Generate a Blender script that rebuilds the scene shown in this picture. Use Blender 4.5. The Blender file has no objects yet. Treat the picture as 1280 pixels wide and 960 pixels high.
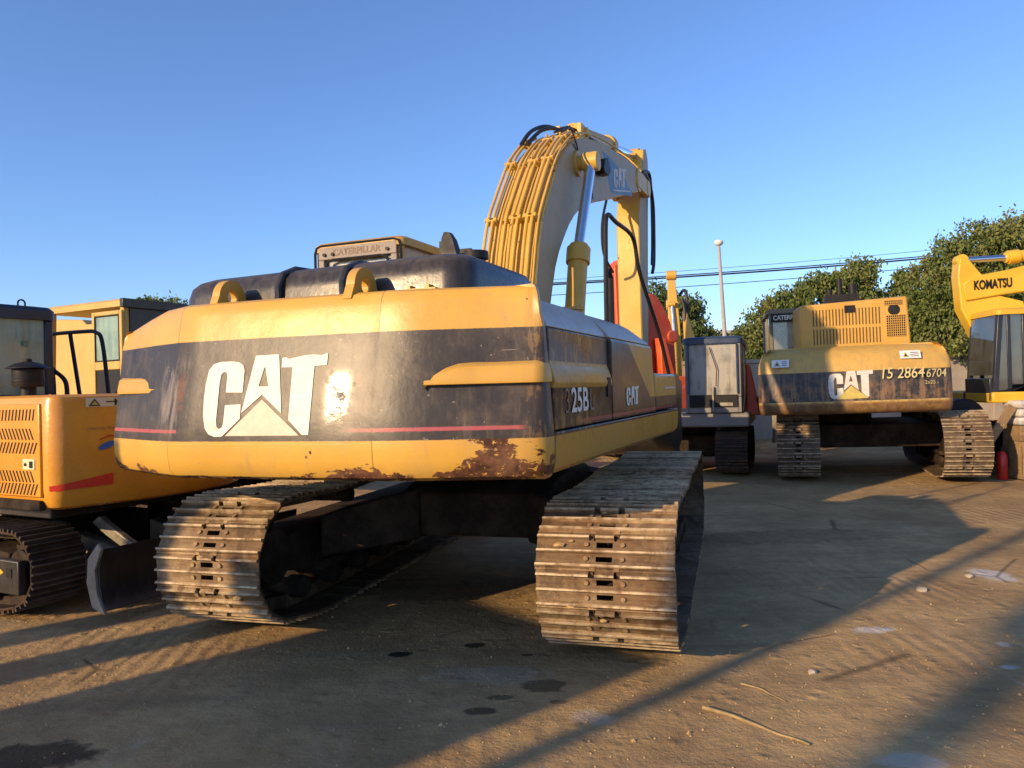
import bpy, bmesh, math, random
from mathutils import Vector, Matrix, Euler
from mathutils.geometry import tessellate_polygon
from mathutils import noise as mnoise
random.seed(11)
PI = math.pi
R_ = math.radians
sc = bpy.context.scene
COL = sc.collection

# ---------------------------------------------------------------- camera
cam_d = bpy.data.cameras.new('camera'); cam = bpy.data.objects.new('camera', cam_d); COL.objects.link(cam)
cam_d.sensor_width = 36; cam_d.lens = 26.72; cam_d.clip_end = 3000; cam_d.clip_start = 0.05
CAM_PITCH = math.atan(6/950); CAM_ROLL = 0.026
cam.matrix_world = (Matrix.Translation((0, 0, 1.68)) @ Matrix.Rotation(PI/2 + CAM_PITCH, 4, 'X') @ Matrix.Rotation(-CAM_ROLL, 4, 'Z'))
sc.camera = cam
# ---------------------------------------------------------------- sky and sun
SUN_EL = 18.5; SUN_AZ = (-0.76, -0.65)          # horizontal direction towards the sun
w = bpy.data.worlds.new("World"); sc.world = w; w.use_nodes = True
nt = w.node_tree
for n in list(nt.nodes): nt.nodes.remove(n)
sky = nt.nodes.new('ShaderNodeTexSky'); sky.sky_type = 'NISHITA'; sky.sun_disc = False
sky.sun_elevation = R_(SUN_EL); sky.sun_rotation = math.atan2(SUN_AZ[0], SUN_AZ[1])
sky.air_density = 1.0; sky.dust_density = 0.35; sky.ozone_density = 6.0; sky.altitude = 0
bg = nt.nodes.new('ShaderNodeBackground'); bg.inputs[1].default_value = 0.15
wo = nt.nodes.new('ShaderNodeOutputWorld')
tn_ = nt.nodes.new('ShaderNodeMix'); tn_.data_type = 'RGBA'; tn_.blend_type = 'MULTIPLY'; tn_.inputs[0].default_value = 1; tn_.inputs[7].default_value = (1.04, .93, .97, 1)   # white balance of the sky
nt.links.new(sky.outputs[0], tn_.inputs[6]); nt.links.new(tn_.outputs[2], bg.inputs[0]); nt.links.new(bg.outputs[0], wo.inputs[0])
sd = bpy.data.lights.new('sun', 'SUN'); sun = bpy.data.objects.new('sun', sd); COL.objects.link(sun)
sd.energy = 3.8; sd.angle = R_(0.6); sd.color = (1.0, 0.70, 0.38)
ce = math.cos(R_(SUN_EL)); h_ = math.hypot(*SUN_AZ)
sdir = Vector((SUN_AZ[0]/h_*ce, SUN_AZ[1]/h_*ce, math.sin(R_(SUN_EL))))
sun.rotation_euler = sdir.to_track_quat('Z', 'Y').to_euler(); sun.location = sdir*60
vs = sc.view_settings; vs.view_transform = 'Standard'; vs.look = 'None'; vs.gamma = 1; vs.exposure = 0.66
try: vs.use_curve_mapping = False
except Exception: pass
sc.render.engine = 'CYCLES'

# ================================================================ node helpers
class NB:
    def __init__(s, name):
        s.m = bpy.data.materials.new(name); s.m.use_nodes = True; s.t = s.m.node_tree
        s.b = s.t.nodes['Principled BSDF']; s.out = s.t.nodes['Material Output']
        s._o = None; s._sep = None
    def n(s, ty): return s.t.nodes.new(ty)
    def set(s, sock, v):
        if isinstance(v, (int, float)): sock.default_value = v
        elif isinstance(v, (tuple, list)): sock.default_value = (tuple(v)+(1,))[:len(sock.default_value)] if len(v) == 3 else v
        else: s.t.links.new(v, sock)
    def obj(s):
        if not s._o: s._o = s.n('ShaderNodeTexCoord')
        return s._o.outputs['Object']
    def world(s): return s.n('ShaderNodeNewGeometry').outputs['Position']
    def xyz(s, src=None):
        q = s.n('ShaderNodeSeparateXYZ'); s.t.links.new(src or s.obj(), q.inputs[0]); return q.outputs
    def math(s, op, a, b=0.0, c=0.0):
        q = s.n('ShaderNodeMath'); q.operation = op
        s.set(q.inputs[0], a); s.set(q.inputs[1], b); s.set(q.inputs[2], c); return q.outputs[0]
    def mul(s, a, b): return s.math('MULTIPLY', a, b)
    def add(s, a, b): return s.math('ADD', a, b)
    def sub(s, a, b): return s.math('SUBTRACT', a, b)
    def inv(s, a): return s.math('SUBTRACT', 1.0, a)
    def rng(s, v, a, b, c=0.0, d=1.0, smooth=True):
        q = s.n('ShaderNodeMapRange'); q.clamp = True
        if smooth: q.interpolation_type = 'SMOOTHSTEP'
        s.set(q.inputs[0], v); q.inputs[1].default_value = a; q.inputs[2].default_value = b
        q.inputs[3].default_value = c; q.inputs[4].default_value = d; return q.outputs[0]
    def band(s, v, lo, hi, e=0.003): return s.mul(s.rng(v, lo-e, lo+e), s.rng(v, hi-e, hi+e, 1, 0))
    def scale(s, src, sx, sy, sz, loc=(0, 0, 0)):
        q = s.n('ShaderNodeMapping'); s.t.links.new(src, q.inputs[0])
        q.inputs['Scale'].default_value = (sx, sy, sz); q.inputs['Location'].default_value = loc; return q.outputs[0]
    def noise(s, sc_=5., det=5., rough=.55, src=None, col=False, dist=0.0):
        q = s.n('ShaderNodeTexNoise'); s.t.links.new(src or s.obj(), q.inputs['Vector'])
        q.inputs['Scale'].default_value = sc_; q.inputs['Detail'].default_value = det
        q.inputs['Roughness'].default_value = rough; q.inputs['Distortion'].default_value = dist
        return q.outputs[1] if col else q.outputs[0]
    def vor(s, sc_=5., src=None, feat='F1', rand=1.0):
        q = s.n('ShaderNodeTexVoronoi'); q.feature = feat; s.t.links.new(src or s.obj(), q.inputs['Vector'])
        q.inputs['Scale'].default_value = sc_; q.inputs['Randomness'].default_value = rand; return q.outputs['Distance']
    def mix(s, f, a, b):
        q = s.n('ShaderNodeMix'); q.data_type = 'RGBA'; s.set(q.inputs[0], f); s.set(q.inputs[6], a); s.set(q.inputs[7], b); return q.outputs[2]
    def fmix(s, f, a, b):
        q = s.n('ShaderNodeMix'); q.data_type = 'FLOAT'; s.set(q.inputs[0], f); s.set(q.inputs[2], a); s.set(q.inputs[3], b); return q.outputs[0]
    def bump(s, h, st=.2, d=.01, prev=None):
        q = s.n('ShaderNodeBump'); q.inputs['Strength'].default_value = st; q.inputs['Distance'].default_value = d
        s.t.links.new(h, q.inputs['Height'])
        if prev: s.t.links.new(prev, q.inputs['Normal'])
        return q.outputs[0]
    def done(s, col, rough=.5, metal=0., normal=None, spec=None, coat=None):
        s.set(s.b.inputs['Base Color'], col); s.set(s.b.inputs['Roughness'], rough); s.set(s.b.inputs['Metallic'], metal)
        if normal is not None: s.t.links.new(normal, s.b.inputs['Normal'])
        if spec is not None: s.b.inputs['Specular IOR Level'].default_value = spec
        if coat: s.b.inputs['Coat Weight'].default_value = coat; s.b.inputs['Coat Roughness'].default_value = .15
        return s.m

def paint(name, color, rough=.38, dust=.35, chip=.5, dustc=(.30, .22, .14), rustc=(.09, .035, .015), sc_=1.0, spec=.5):
    b = NB(name)
    n1 = b.noise(2.2*sc_, 6, .6); n2 = b.noise(14*sc_, 6, .65); n3 = b.noise(38*sc_, 3, .6)
    streak = b.noise(1.0, 5, .6, b.scale(b.obj(), 22, 22, 1.4))
    tone = b.rng(n1, .3, .7, .86, 1.06)
    hs = b.n('ShaderNodeHueSaturation'); b.set(hs.inputs['Color'], color); b.set(hs.inputs['Value'], tone)
    c = hs.outputs[0]
    dm = b.mul(b.rng(b.add(b.mul(n1, .5), b.mul(streak, .5)), .42, .72), dust)
    nz = b.xyz(b.n('ShaderNodeNewGeometry').outputs['Normal'])[2]
    dm = b.math('MINIMUM', b.add(dm, b.mul(b.rng(nz, .35, .95), b.mul(b.rng(n2, .3, .6), dust*1.5))), .9)
    c = b.mix(dm, c, dustc)
    cm = b.mul(b.rng(b.add(b.mul(n2, .6), b.mul(n1, .4)), .70-.09*chip, .715-.09*chip), 1.0 if chip > 0 else 0.)
    c = b.mix(cm, c, rustc)
    r = b.fmix(dm, rough, .8); r = b.fmix(cm, r, .85); r = b.add(r, b.rng(n3, .3, .7, -.05, .08))
    nm = b.bump(b.add(b.mul(n2, .5), b.mul(cm, -.6)), .12, .006)
    nm = b.bump(n1, .12, .05, nm)
    return b.done(c, r, 0., nm, spec)

def simple(name, color, rough=.6, metal=0., var=.25, sc_=6., bmp=.2, spec=.5, dust=0.):
    b = NB(name); n1 = b.noise(sc_, 6, .65); n2 = b.noise(sc_*6, 4, .6)
    c0 = tuple(x*(1-var) for x in color); c1 = tuple(min(1, x*(1+var)) for x in color)
    c = b.mix(b.rng(b.add(b.mul(n1, .7), b.mul(n2, .3)), .32, .68), c0, c1)
    if dust: c = b.mix(b.mul(b.rng(b.noise(sc_*.6, 6, .7), .4, .65), dust), c, (.27, .2, .13))
    return b.done(c, b.rng(n1, .3, .7, rough-.08, rough+.1), metal, b.bump(n2, bmp, .006), spec)

def glass(name, tint=(.35, .42, .4), dusty=.3, dustc=(.45, .45, .38), trans=.8):
    b = NB(name)
    n1 = b.noise(3.2, 5, .6); st = b.noise(1, 5, .6, b.scale(b.obj(), 9, 9, 1.2))
    m = b.mul(b.rng(b.add(b.mul(n1, .5), b.mul(st, .5)), .3, .68, .4, 1.3), dusty)
    tb = b.n('ShaderNodeBsdfTransparent'); b.set(tb.inputs[0], tint)
    gl = b.n('ShaderNodeBsdfGlossy'); gl.inputs['Roughness'].default_value = .04; b.set(gl.inputs[0], (.9, .9, .9))
    fr = b.n('ShaderNodeFresnel'); fr.inputs[0].default_value = 1.6
    mx = b.n('ShaderNodeMixShader'); b.t.links.new(b.rng(fr.outputs[0], 0, 1, .08, 1, False), mx.inputs[0]); b.t.links.new(tb.outputs[0], mx.inputs[1]); b.t.links.new(gl.outputs[0], mx.inputs[2])
    df = b.n('ShaderNodeBsdfPrincipled'); b.set(df.inputs['Base Color'], dustc); df.inputs['Roughness'].default_value = .35
    m2 = b.n('ShaderNodeMixShader'); b.t.links.new(b.math('MINIMUM', m, .97), m2.inputs[0]); b.t.links.new(mx.outputs[0], m2.inputs[1]); b.t.links.new(df.outputs[0], m2.inputs[2])
    b.t.links.new(m2.outputs[0], b.out.inputs[0])
    return b.m

# ================================================================ mesh helpers
class MB:
    def __init__(s): s.bm = bmesh.new()
    def box(s, x0, x1, y0, y1, z0, z1, M=None):
        vs_ = [s.bm.verts.new(p) for p in ((x0, y0, z0), (x1, y0, z0), (x1, y1, z0), (x0, y1, z0), (x0, y0, z1), (x1, y0, z1), (x1, y1, z1), (x0, y1, z1))]
        if M:
            for v in vs_: v.co = M @ v.co
        for f in ((3, 2, 1, 0), (4, 5, 6, 7), (0, 1, 5, 4), (1, 2, 6, 5), (2, 3, 7, 6), (3, 0, 4, 7)): s.bm.faces.new([vs_[i] for i in f])
        return s
    def prism(s, poly, axis, a, b, M=None):
        """poly 2D; axis x -> (y,z); y -> (x,z); z -> (x,y)"""
        def P(p, t):
            v = Vector((t, p[0], p[1])) if axis == 'x' else Vector((p[0], t, p[1])) if axis == 'y' else Vector((p[0], p[1], t))
            return M @ v if M else v
        A = [s.bm.verts.new(P(p, a)) for p in poly]; B = [s.bm.verts.new(P(p, b)) for p in poly]
        tri = tessellate_polygon([[Vector((p[0], p[1], 0)) for p in poly]])
        n = len(poly)
        if n <= 4 or is_convex(poly): s.bm.faces.new(A); s.bm.faces.new(B[::-1])
        else:
            for t in tri:
                s.bm.faces.new([A[i] for i in t]); s.bm.faces.new([B[i] for i in reversed(t)])
        for i in range(n): s.bm.faces.new((A[i], B[i], B[(i+1) % n], A[(i+1) % n]))
        return s
    def loft(s, rings, closed=True, caps=True):
        V = [[s.bm.verts.new(p) for p in r] for r in rings]; n = len(rings[0])
        for i in range(len(V)-1):
            for j in range(n if closed else n-1):
                k = (j+1) % n
                try: s.bm.faces.new((V[i][j], V[i][k], V[i+1][k], V[i+1][j]))
                except ValueError: pass
        if caps and closed:
            s.bm.faces.new(V[0][::-1]); s.bm.faces.new(V[-1])
        return s
    def cyl(s, p0, p1, r0, r1=None, n=20):
        p0 = Vector(p0); p1 = Vector(p1); r1 = r0 if r1 is None else r1
        q = (p1-p0).to_track_quat('Z', 'Y')
        return s.loft([[p + q @ Vector((r*math.cos(2*PI*i/n), r*math.sin(2*PI*i/n), 0)) for i in range(n)] for p, r in ((p0, r0), (p1, r1))])
    def tube(s, pts, r, n=8):
        pts = [Vector(p) for p in pts]; rings = []; up = None
        for i, p in enumerate(pts):
            d = (pts[min(i+1, len(pts)-1)]-pts[max(i-1, 0)]).normalized()
            if up is None:
                up = Vector((0, 0, 1)) if abs(d.z) < .9 else Vector((1, 0, 0))
            a = d.cross(up).normalized(); up = a.cross(d).normalized()
            rr = r[i] if isinstance(r, (list, tuple)) else r
            rings.append([p + a*rr*math.cos(2*PI*k/n) + up*rr*math.sin(2*PI*k/n) for k in range(n)])
        return s.loft(rings)
    def lathe(s, prof, c, axis=(0, 0, 1), n=24):
        q = Vector(axis).to_track_quat('Z', 'Y'); c = Vector(c)
        return s.loft([[c + q @ Vector((r*math.cos(2*PI*i/n), r*math.sin(2*PI*i/n), z)) for i in range(n)] for r, z in prof])
    def build(s, name, m, parent=None, bevel=0., smooth=35, loc=None, seg=2):
        bm = s.bm; bmesh.ops.recalc_face_normals(bm, faces=bm.faces)
        me = bpy.data.meshes.new(name); bm.to_mesh(me); bm.free()
        for p in me.polygons: p.use_smooth = True
        me.set_sharp_from_angle(angle=R_(smooth))
        me.materials.append(m)
        o = bpy.data.objects.new(name, me); COL.objects.link(o)
        if parent: o.parent = parent
        if loc: o.location = loc
        if bevel:
            md = o.modifiers.new('bevel', 'BEVEL'); md.width = bevel; md.segments = seg; md.limit_method = 'ANGLE'; md.angle_limit = R_(40); md.harden_normals = False
        return o
def is_convex(poly):
    sg = 0; n = len(poly)
    for i in range(n):
        ax, ay = poly[i]; bx, by = poly[(i+1) % n]; cx, cy = poly[(i+2) % n]
        c = (bx-ax)*(cy-by)-(by-ay)*(cx-bx)
        if abs(c) < 1e-9: continue
        if sg == 0: sg = 1 if c > 0 else -1
        elif (c > 0) != (sg > 0): return False
    return True
def tag(o, label=None, cat=None, group=None, kind=None):
    if label: o['label'] = label
    if cat: o['category'] = cat
    if group: o['group'] = group
    if kind: o['kind'] = kind
    return o
def thing(name, label, cat, loc, yaw=0, group=None):
    o = bpy.data.objects.new(name, None); COL.objects.link(o); o.location = loc; o.rotation_euler = (0, 0, -R_(yaw)); o.empty_display_size = .2
    return tag(o, label, cat, group)
def lift(root, dz=.08):
    for ch in root.children:
        if ch.name.split('.')[0] not in ('track_frame', 'chassis', 'swing_ring', 'dozer_blade', 'track_cover'): ch.location.z += dz
def copy_tree(o, parent=None):
    c = o.copy(); COL.objects.link(c)
    if parent: c.parent = parent
    for ch in list(o.children): copy_tree(ch, c)
    return c
def smoothpts(pts, sub=6):
    P = [Vector(p) for p in pts]; out = []
    for i in range(len(P)-1):
        p0 = P[max(i-1, 0)]; p1 = P[i]; p2 = P[i+1]; p3 = P[min(i+2, len(P)-1)]
        for k in range(sub):
            t = k/sub
            out.append(.5*((2*p1)+(-p0+p2)*t+(2*p0-5*p1+4*p2-p3)*t*t+(-p0+3*p1-3*p2+p3)*t**3))
    out.append(P[-1]); return out
def text(word, name, m, parent, origin, xdir, zdir, height, width=None, bold=.0, depth=.004, slant=0):
    """lettering as one mesh, its left-bottom corner at origin, reading along xdir"""
    cu = bpy.data.curves.new(name, 'FONT'); cu.body = word; cu.size = 1; cu.offset = bold; cu.extrude = 0; cu.resolution_u = 4
    to = bpy.data.objects.new(name, cu); COL.objects.link(to)
    dg = bpy.context.evaluated_depsgraph_get(); dg.update()
    me = bpy.data.meshes.new_from_object(to.evaluated_get(dg)); COL.objects.unlink(to); bpy.data.objects.remove(to)
    xs = [v.co.x for v in me.vertices]; ys = [v.co.y for v in me.vertices]
    x0, x1, y0, y1 = min(xs), max(xs), min(ys), max(ys)
    s = height/(y1-y0); sx = s if width is None else width/(x1-x0)
    xd = Vector(xdir).normalized(); zd = Vector(zdir).normalized(); nd = xd.cross(zd).normalized(); O = Vector(origin)
    for v in me.vertices:
        v.co = O + xd*((v.co.x-x0)*sx + slant*(v.co.y-y0)*s) + zd*(v.co.y-y0)*s + nd*depth
    me.materials.clear(); me.materials.append(m)
    o = bpy.data.objects.new(name, me); COL.objects.link(o); o.parent = parent
    return o
def shape_flat(polys, name, m, parent, f, sub=.06):
    """flat marks: polys in (u,v), put through f(u,v)->xyz"""
    bm = bmesh.new()
    for P in polys:
        tri = tessellate_polygon([[Vector((p[0], p[1], 0)) for p in P]])
        V = [bm.verts.new(f(*p)) for p in P]
        for t in tri: bm.faces.new([V[i] for i in t])
    mb = MB(); mb.bm.free(); mb.bm = bm
    return mb.build(name, m, parent)

# ================================================================ materials
YEL = (.60, .335, .048)
def blob_(b, X, Z): return b.math('SQRT', b.add(b.math('POWER', b.mul(b.sub(X, 1.30), 1.0), 2.), b.math('POWER', b.mul(b.sub(Z, 1.24), 1.9), 2.)))
def livery():
    b = NB('worn_yellow_livery')
    X, Y, Z = b.xyz()
    n1 = b.noise(1.7, 6, .6); n2 = b.noise(9, 7, .68); n3 = b.noise(40, 4, .6)
    streak = b.noise(1, 6, .65, b.scale(b.obj(), 16, 16, 1.1)); fine = b.noise(1, 4, .6, b.scale(b.obj(), 55, 55, 3.0))
    wob = b.mul(b.sub(n3, .5), .006)
    Zw = b.add(Z, wob)
    side = b.rng(X, 1.40, 1.47)          # the right flank (doors)
    yel = b.mix(b.rng(n1, .3, .7), (.56, .315, .052), (.64, .365, .062))
    blk = b.mix(b.rng(n1, .35, .7), (.026, .021, .018), (.044, .036, .029))
    # dark band with the slanted end on the second door
    band = b.band(Zw, 1.345, 1.925)
    end = b.rng(b.add(Y, b.mul(b.sub(Z, 1.50), 1.84)), .06, .07, 1, 0)
    low = b.rng(Zw, 1.500, 1.506, 1, 0)
    band = b.mul(band, b.math('MAXIMUM', end, low))
    ribside = b.mul(b.mul(b.band(Z, 1.60, 1.745), b.rng(Y, -1.2, -1.19, 1, 0)), b.rng(Y, -2.425, -2.42))
    band = b.mul(band, b.inv(ribside))
    c = b.mix(band, yel, blk)
    pink = b.band(Zw, 1.392, 1.412)
    gone = b.mul(side, b.mul(b.rng(Y, -1.95, -1.93, 1, 0), 1.0))
    centre = b.mul(b.rng(X, -.62, -.61), b.rng(X, .45, .56, 1, 0))
    pink = b.mul(b.mul(pink, b.inv(gone)), b.inv(centre))
    pink = b.mul(pink, b.rng(n3, .28, .34))
    c = b.mix(pink, c, (.38, .075, .085))
    # paint worn through the dark band of the flank
    lum = b.mul(b.mul(b.rng(b.add(b.mul(n2, .55), b.mul(fine, .45)), .50, .56), side), b.mul(b.band(Y, -2.5, -1.55, .35), b.band(Z, 1.3, 1.98, .03)))
    c = b.mix(b.mul(lum, .75), c, (.42, .24, .05))
    # scuffed faded patch left of the centre seam
    scuff = b.mul(b.mul(b.band(X, .38, .64, .06), b.band(Z, 1.36, 1.90, .05)), b.inv(side))
    c = b.mix(b.mul(scuff, b.rng(b.add(b.mul(streak, .6), b.mul(n2, .4)), .34, .66, .25, .95)), c, (.20, .155, .115))
    scuff2 = b.mul(b.band(X, -.80, -.52, .05), b.band(Z, 1.40, 1.80, .08))
    c = b.mix(b.mul(scuff2, b.mul(b.rng(streak, .45, .62), .75)), c, (.26, .22, .18))
    # vertical dust streaks
    dm = b.mul(b.rng(streak, .52, .80), .30)
    c = b.mix(dm, c, (.27, .20, .13))
    flank_shade = b.mul(side, b.rng(n1, .25, .7, .15, .6))  # right flank browned in the colour, for its shade and warm reflections
    c = b.mix(b.mul(flank_shade, .45), c, (.075, .042, .018))
    # rust along the bottom edge, strongest on the right
    edge = b.rng(Z, 1.13, 1.33, 1, 0)
    edge = b.mul(edge, b.rng(Y, -2.48, -2.40, 1, -.6))
    right = b.rng(X, .35, 1.45, .60, 1.02)
    left = b.rng(X, -1.35, -1.0, .88, .6)
    amt = b.mul(edge, b.math('MAXIMUM', right, left))
    rn = b.add(b.mul(b.noise(3.1, 7, .62, b.scale(b.obj(), 1, 1, 1.6)), .8), b.mul(n2, .2))
    hx = b.noise(1, 5, .62, b.scale(b.obj(), 2.6, 2.6, .05)); stretch = b.noise(1, 7, .68, b.scale(b.obj(), 5, 5, 22))
    top = b.add(1.135, b.mul(b.rng(hx, .36, .66), b.mul(b.math('MAXIMUM', b.rng(X, .2, 1.3, .045, .185), b.rng(X, -1.4, -.8, .12, .035)), 1.0)))
    rust = b.mul(b.rng(b.sub(b.add(top, b.mul(b.sub(n2, .5), .10)), Z), 0, .004), b.rng(stretch, .44, .46))
    patch = b.rng(b.add(b.add(blob_(b, X, Z), b.mul(b.sub(n2, .5), .5)), b.mul(b.sub(stretch, .5), .7)), .17, .175, 1, 0)
    rust = b.math('MAXIMUM', rust, b.mul(patch, b.rng(Z, 1.35, 1.345)))
    rust = b.mul(rust, b.inv(b.mul(side, b.rng(Y, -2.42, -2.40)))); rust = b.mul(rust, b.rng(b.noise(26, 4, .7), .36, .40))
    hole = b.vor(5.5); spots = b.mul(b.rng(hole, .045, .055, 1, 0), b.rng(n1, .52, .55))
    rust = b.math('MAXIMUM', rust, b.mul(spots, .8))
    rc = b.mix(b.rng(n2, .35, .65), (.045, .018, .010), (.15, .055, .022))
    c = b.mix(rust, c, rc)
    for (px_, pz_, pr_) in ((.465, 1.64, .017), (.515, 1.70, .015), (.545, 1.645, .014), (-.60, 1.70, .018), (.30, 1.285, .010)):
        dd_ = b.math('SQRT', b.add(b.math('POWER', b.sub(X, px_), 2.), b.math('POWER', b.sub(Z, pz_), 2.)))
        c = b.mix(b.mul(b.rng(b.add(dd_, b.mul(b.sub(n3, .5), .02)), pr_*.8, pr_*1.1, 1, 0), b.inv(side)), c, (.012, .008, .006))
    strk = b.mul(b.mul(b.band(X, -.635, -.585, .012), b.band(Z, 1.52, 1.72, .05)), b.rng(n2, .40, .50)); c = b.mix(strk, c, (.13, .055, .022))
    seam = b.mul(b.math('MAXIMUM', b.band(X, .668, .676, .001), b.band(X, -.685, -.677, .001)), b.inv(side)); c = b.mix(b.mul(seam, .55), c, (.05, .03, .02))
    mott = b.rng(b.noise(4.5, 6, .7), .46, .66); c = b.mix(b.mul(mott, .16), c, (.30, .22, .14))
    scr1 = b.rng(b.noise(1, 3, .5, b.scale(b.obj(), 4, 4, 90)), .70, .72); scr2 = b.rng(b.noise(3, 3, .6), .55, .62); c = b.mix(b.mul(b.mul(scr1, scr2), .5), c, (.33, .28, .22))
    chips = b.mul(b.rng(b.noise(30, 5, .6), .68, .69), .7)
    c = b.mix(chips, c, (.32, .27, .21))
    r = b.fmix(b.mul(band, b.inv(side)), .36, .42); r = b.fmix(dm, r, .62); r = b.fmix(rust, r, .85); r = b.fmix(side, r, b.rng(n1, .3, .7, .25, .42))
    r = b.fmix(b.mul(b.mul(scuff, b.mul(b.band(X, .36, .52, .05), b.band(Z, 1.44, 1.70, .06))), b.rng(b.noise(7, 5, .7), .38, .52)), r, b.rng(streak, .35, .65, .08, .24))
    nm = b.bump(b.add(b.mul(n2, .4), b.mul(rust, -.5)), .16, .008); nm = b.bump(n1, .16, .06, nm); nm = b.bump(b.noise(3.3, 2, .5), .10, .04, nm); nm = b.bump(fine, .05, .004, nm); nm = b.bump(seam, -.6, .004, nm)
    return b.done(c, r, 0., nm, .42)
def livery2():
    b = NB('faded_yellow_livery'); X, Y, Z = b.xyz()
    n1 = b.noise(1.9, 6, .6); n2 = b.noise(8, 7, .68); streak = b.noise(1, 6, .65, b.scale(b.obj(), 14, 14, 1.2))
    Zw = b.add(Z, b.mul(b.sub(b.noise(40, 3), .5), .008))
    c = b.mix(b.rng(n1, .3, .7), (.50, .31, .07), (.58, .36, .085))
    band = b.band(Zw, 1.27, 1.74)
    c = b.mix(band, c, b.mix(b.rng(n2, .4, .65), (.022, .022, .026), (.07, .06, .05)))
    line = b.band(Zw, 1.255, 1.275); c = b.mix(line, c, (.5, .36, .12))
    low = b.rng(Z, 1.22, 1.27, 1, 0)
    c = b.mix(b.mul(low, b.rng(n2, .3, .55, .65, 1.)), c, (.15, .075, .032))
    rust = b.mul(b.band(Z, 1.2, 1.56, .08), b.rng(b.add(b.mul(n2, .5), b.mul(streak, .5)), .45, .56))
    c = b.mix(b.mul(rust, .85), c, (.20, .105, .045))
    c = b.mix(b.mul(b.rng(streak, .42, .7), .4), c, (.28, .2, .12))
    return b.done(c, b.rng(n1, .3, .7, .45, .62), 0., b.bump(n2, .15, .01))

M = {}
M['livery'] = livery(); M['livery2'] = livery2()
M['yellow'] = paint('machine_yellow', YEL, .42, .35, .35)
M['yellow_boom'] = paint('boom_yellow', (.62, .37, .05), .40, .30, .95, dustc=(.36, .29, .20))
M['yellow_dusty'] = paint('dusty_boom_side', (.42, .32, .17), .5, .75, .2, dustc=(.36, .31, .25))
M['pale_top'] = paint('sky_sheen_panel_top', (.40, .36, .31), .33, .35, .3, dustc=(.42, .38, .33))  # pale grey paints the sky's reflection on the door tops
M['orange'] = paint('orange_paint', (.70, .30, .025), .26, .12, .0, spec=.6)
M['orange2'] = paint('red_orange_paint', (.72, .09, .012), .45, .2, .3)
M['yellow3'] = paint('bright_yellow_paint', (.72, .43, .025), .40, .15, .2)
M['yellow4'] = paint('old_yellow_paint', (.60, .38, .09), .5, .35, .6)
M['black_hood'] = paint('dusty_black_hood', (.026, .023, .021), .30, .24, .3, dustc=(.16, .13, .10), rustc=(.22, .17, .10))
M['black'] = simple('black_plastic', (.016, .015, .015), .5, 0, .3, spec=.25)
M['black_paint'] = paint('black_paint', (.022, .019, .017), .35, .25, .2, dustc=(.13, .11, .09))
M['grey_frame'] = paint('grey_cab_paint', (.20, .20, .20), .45, .35, .3)
M['dark_frame'] = simple('dark_cab_frame', (.02, .024, .035), .35, 0, .2)
M['navy'] = simple('navy_cab_frame', (.03, .05, .10), .4, 0, .2)
M['steel_dark'] = simple('grimy_steel', (.026, .019, .014), .8, .0, .4, 5, .5, spec=.1, dust=.12)
M['rubber'] = simple('rubber_hose', (.015, .015, .016), .5, 0, .3)
M['chrome'] = simple('chrome_rod', (.75, .76, .78), .14, 1., .05, 9, .03)
M['white'] = simple('white_lettering', (.74, .72, .63), .55, 0, .07, 14, .15, dust=.15)
M['white_worn'] = simple('worn_white_lettering', (.60, .56, .50), .55, 0, .15, 20, .1)
M['tri'] = simple('pale_triangle', (.62, .47, .36), .5, 0, .06, 14, .1)
M['tri2'] = simple('yellow_triangle', (.50, .40, .10), .5, 0, .15, 14, .1)
M['brown_text'] = simple('brown_raised_lettering', (.20, .13, .09), .6, 0, .3, 20, .2)
M['panel_dusty'] = simple('dusty_grey_panel', (.24, .20, .165), .6, 0, .35, 7, .2)
M['glass'] = glass('dusty_window', (.55, .62, .6), .38, (.42, .43, .38))
M['glass_green'] = glass('greenish_window', (.42, .55, .48), .55, (.36, .50, .38))
M['glass_clean'] = glass('clear_window', (.7, .78, .76), .12, (.45, .45, .42))
M['glass_frost'] = glass('heavily_dusted_window', (.5, .5, .48), 1.05, (.36, .34, .30))
M['film'] = glass('clear_plastic_film', (.8, .8, .8), .12, (.30, .29, .27))
M['glass_grime'] = glass('grimy_rear_window', (.5, .52, .46), .95, (.40, .41, .34))
M['red'] = simple('red_paint', (.50, .02, .015), .35, 0, .15)
M['red_sticker'] = simple('red_reflector', (.62, .03, .012), .3, 0, .1)
M['sticker'] = simple('pale_sticker', (.66, .62, .40), .4, 0, .06)
M['sticker_white'] = simple('white_sticker', (.72, .72, .72), .4, 0, .08)
M['blue'] = simple('blue_print', (.03, .13, .42), .4, 0, .1)
M['blue_grey'] = simple('blue_grey_decal', (.055, .12, .19), .45, 0, .2, 12)
M['seat'] = simple('seat_fabric', (.04, .04, .045), .9, 0, .3, 20)
M['concrete'] = simple('weathered_concrete', (.34, .29, .23), .9, 0, .18, 1.2, .5, dust=.3)
M['concrete2'] = simple('grey_pole_concrete', (.36, .35, .33), .8, 0, .12, 3, .3)
M['clod'] = simple('dirt_clods', (.42, .28, .12), .9, 0, .35, 9, .4)
M['wood'] = simple('raw_plank', (.25, .165, .08), .8, 0, .3, 5, .4)
M['cloth'] = simple('pale_block', (.5, .48, .45), .8, 0, .3, 6, .4)
M['chalk'] = simple('yellow_paint_marks', (.60, .52, .24), .8, 0, .15, 10, .1)
M['beige_wall'] = simple('cream_render', (.60, .55, .47), .85, 0, .1, .5, .2)
M['lamp'] = simple('lamp_globe', (.75, .74, .70), .3, 0, .05)

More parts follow.
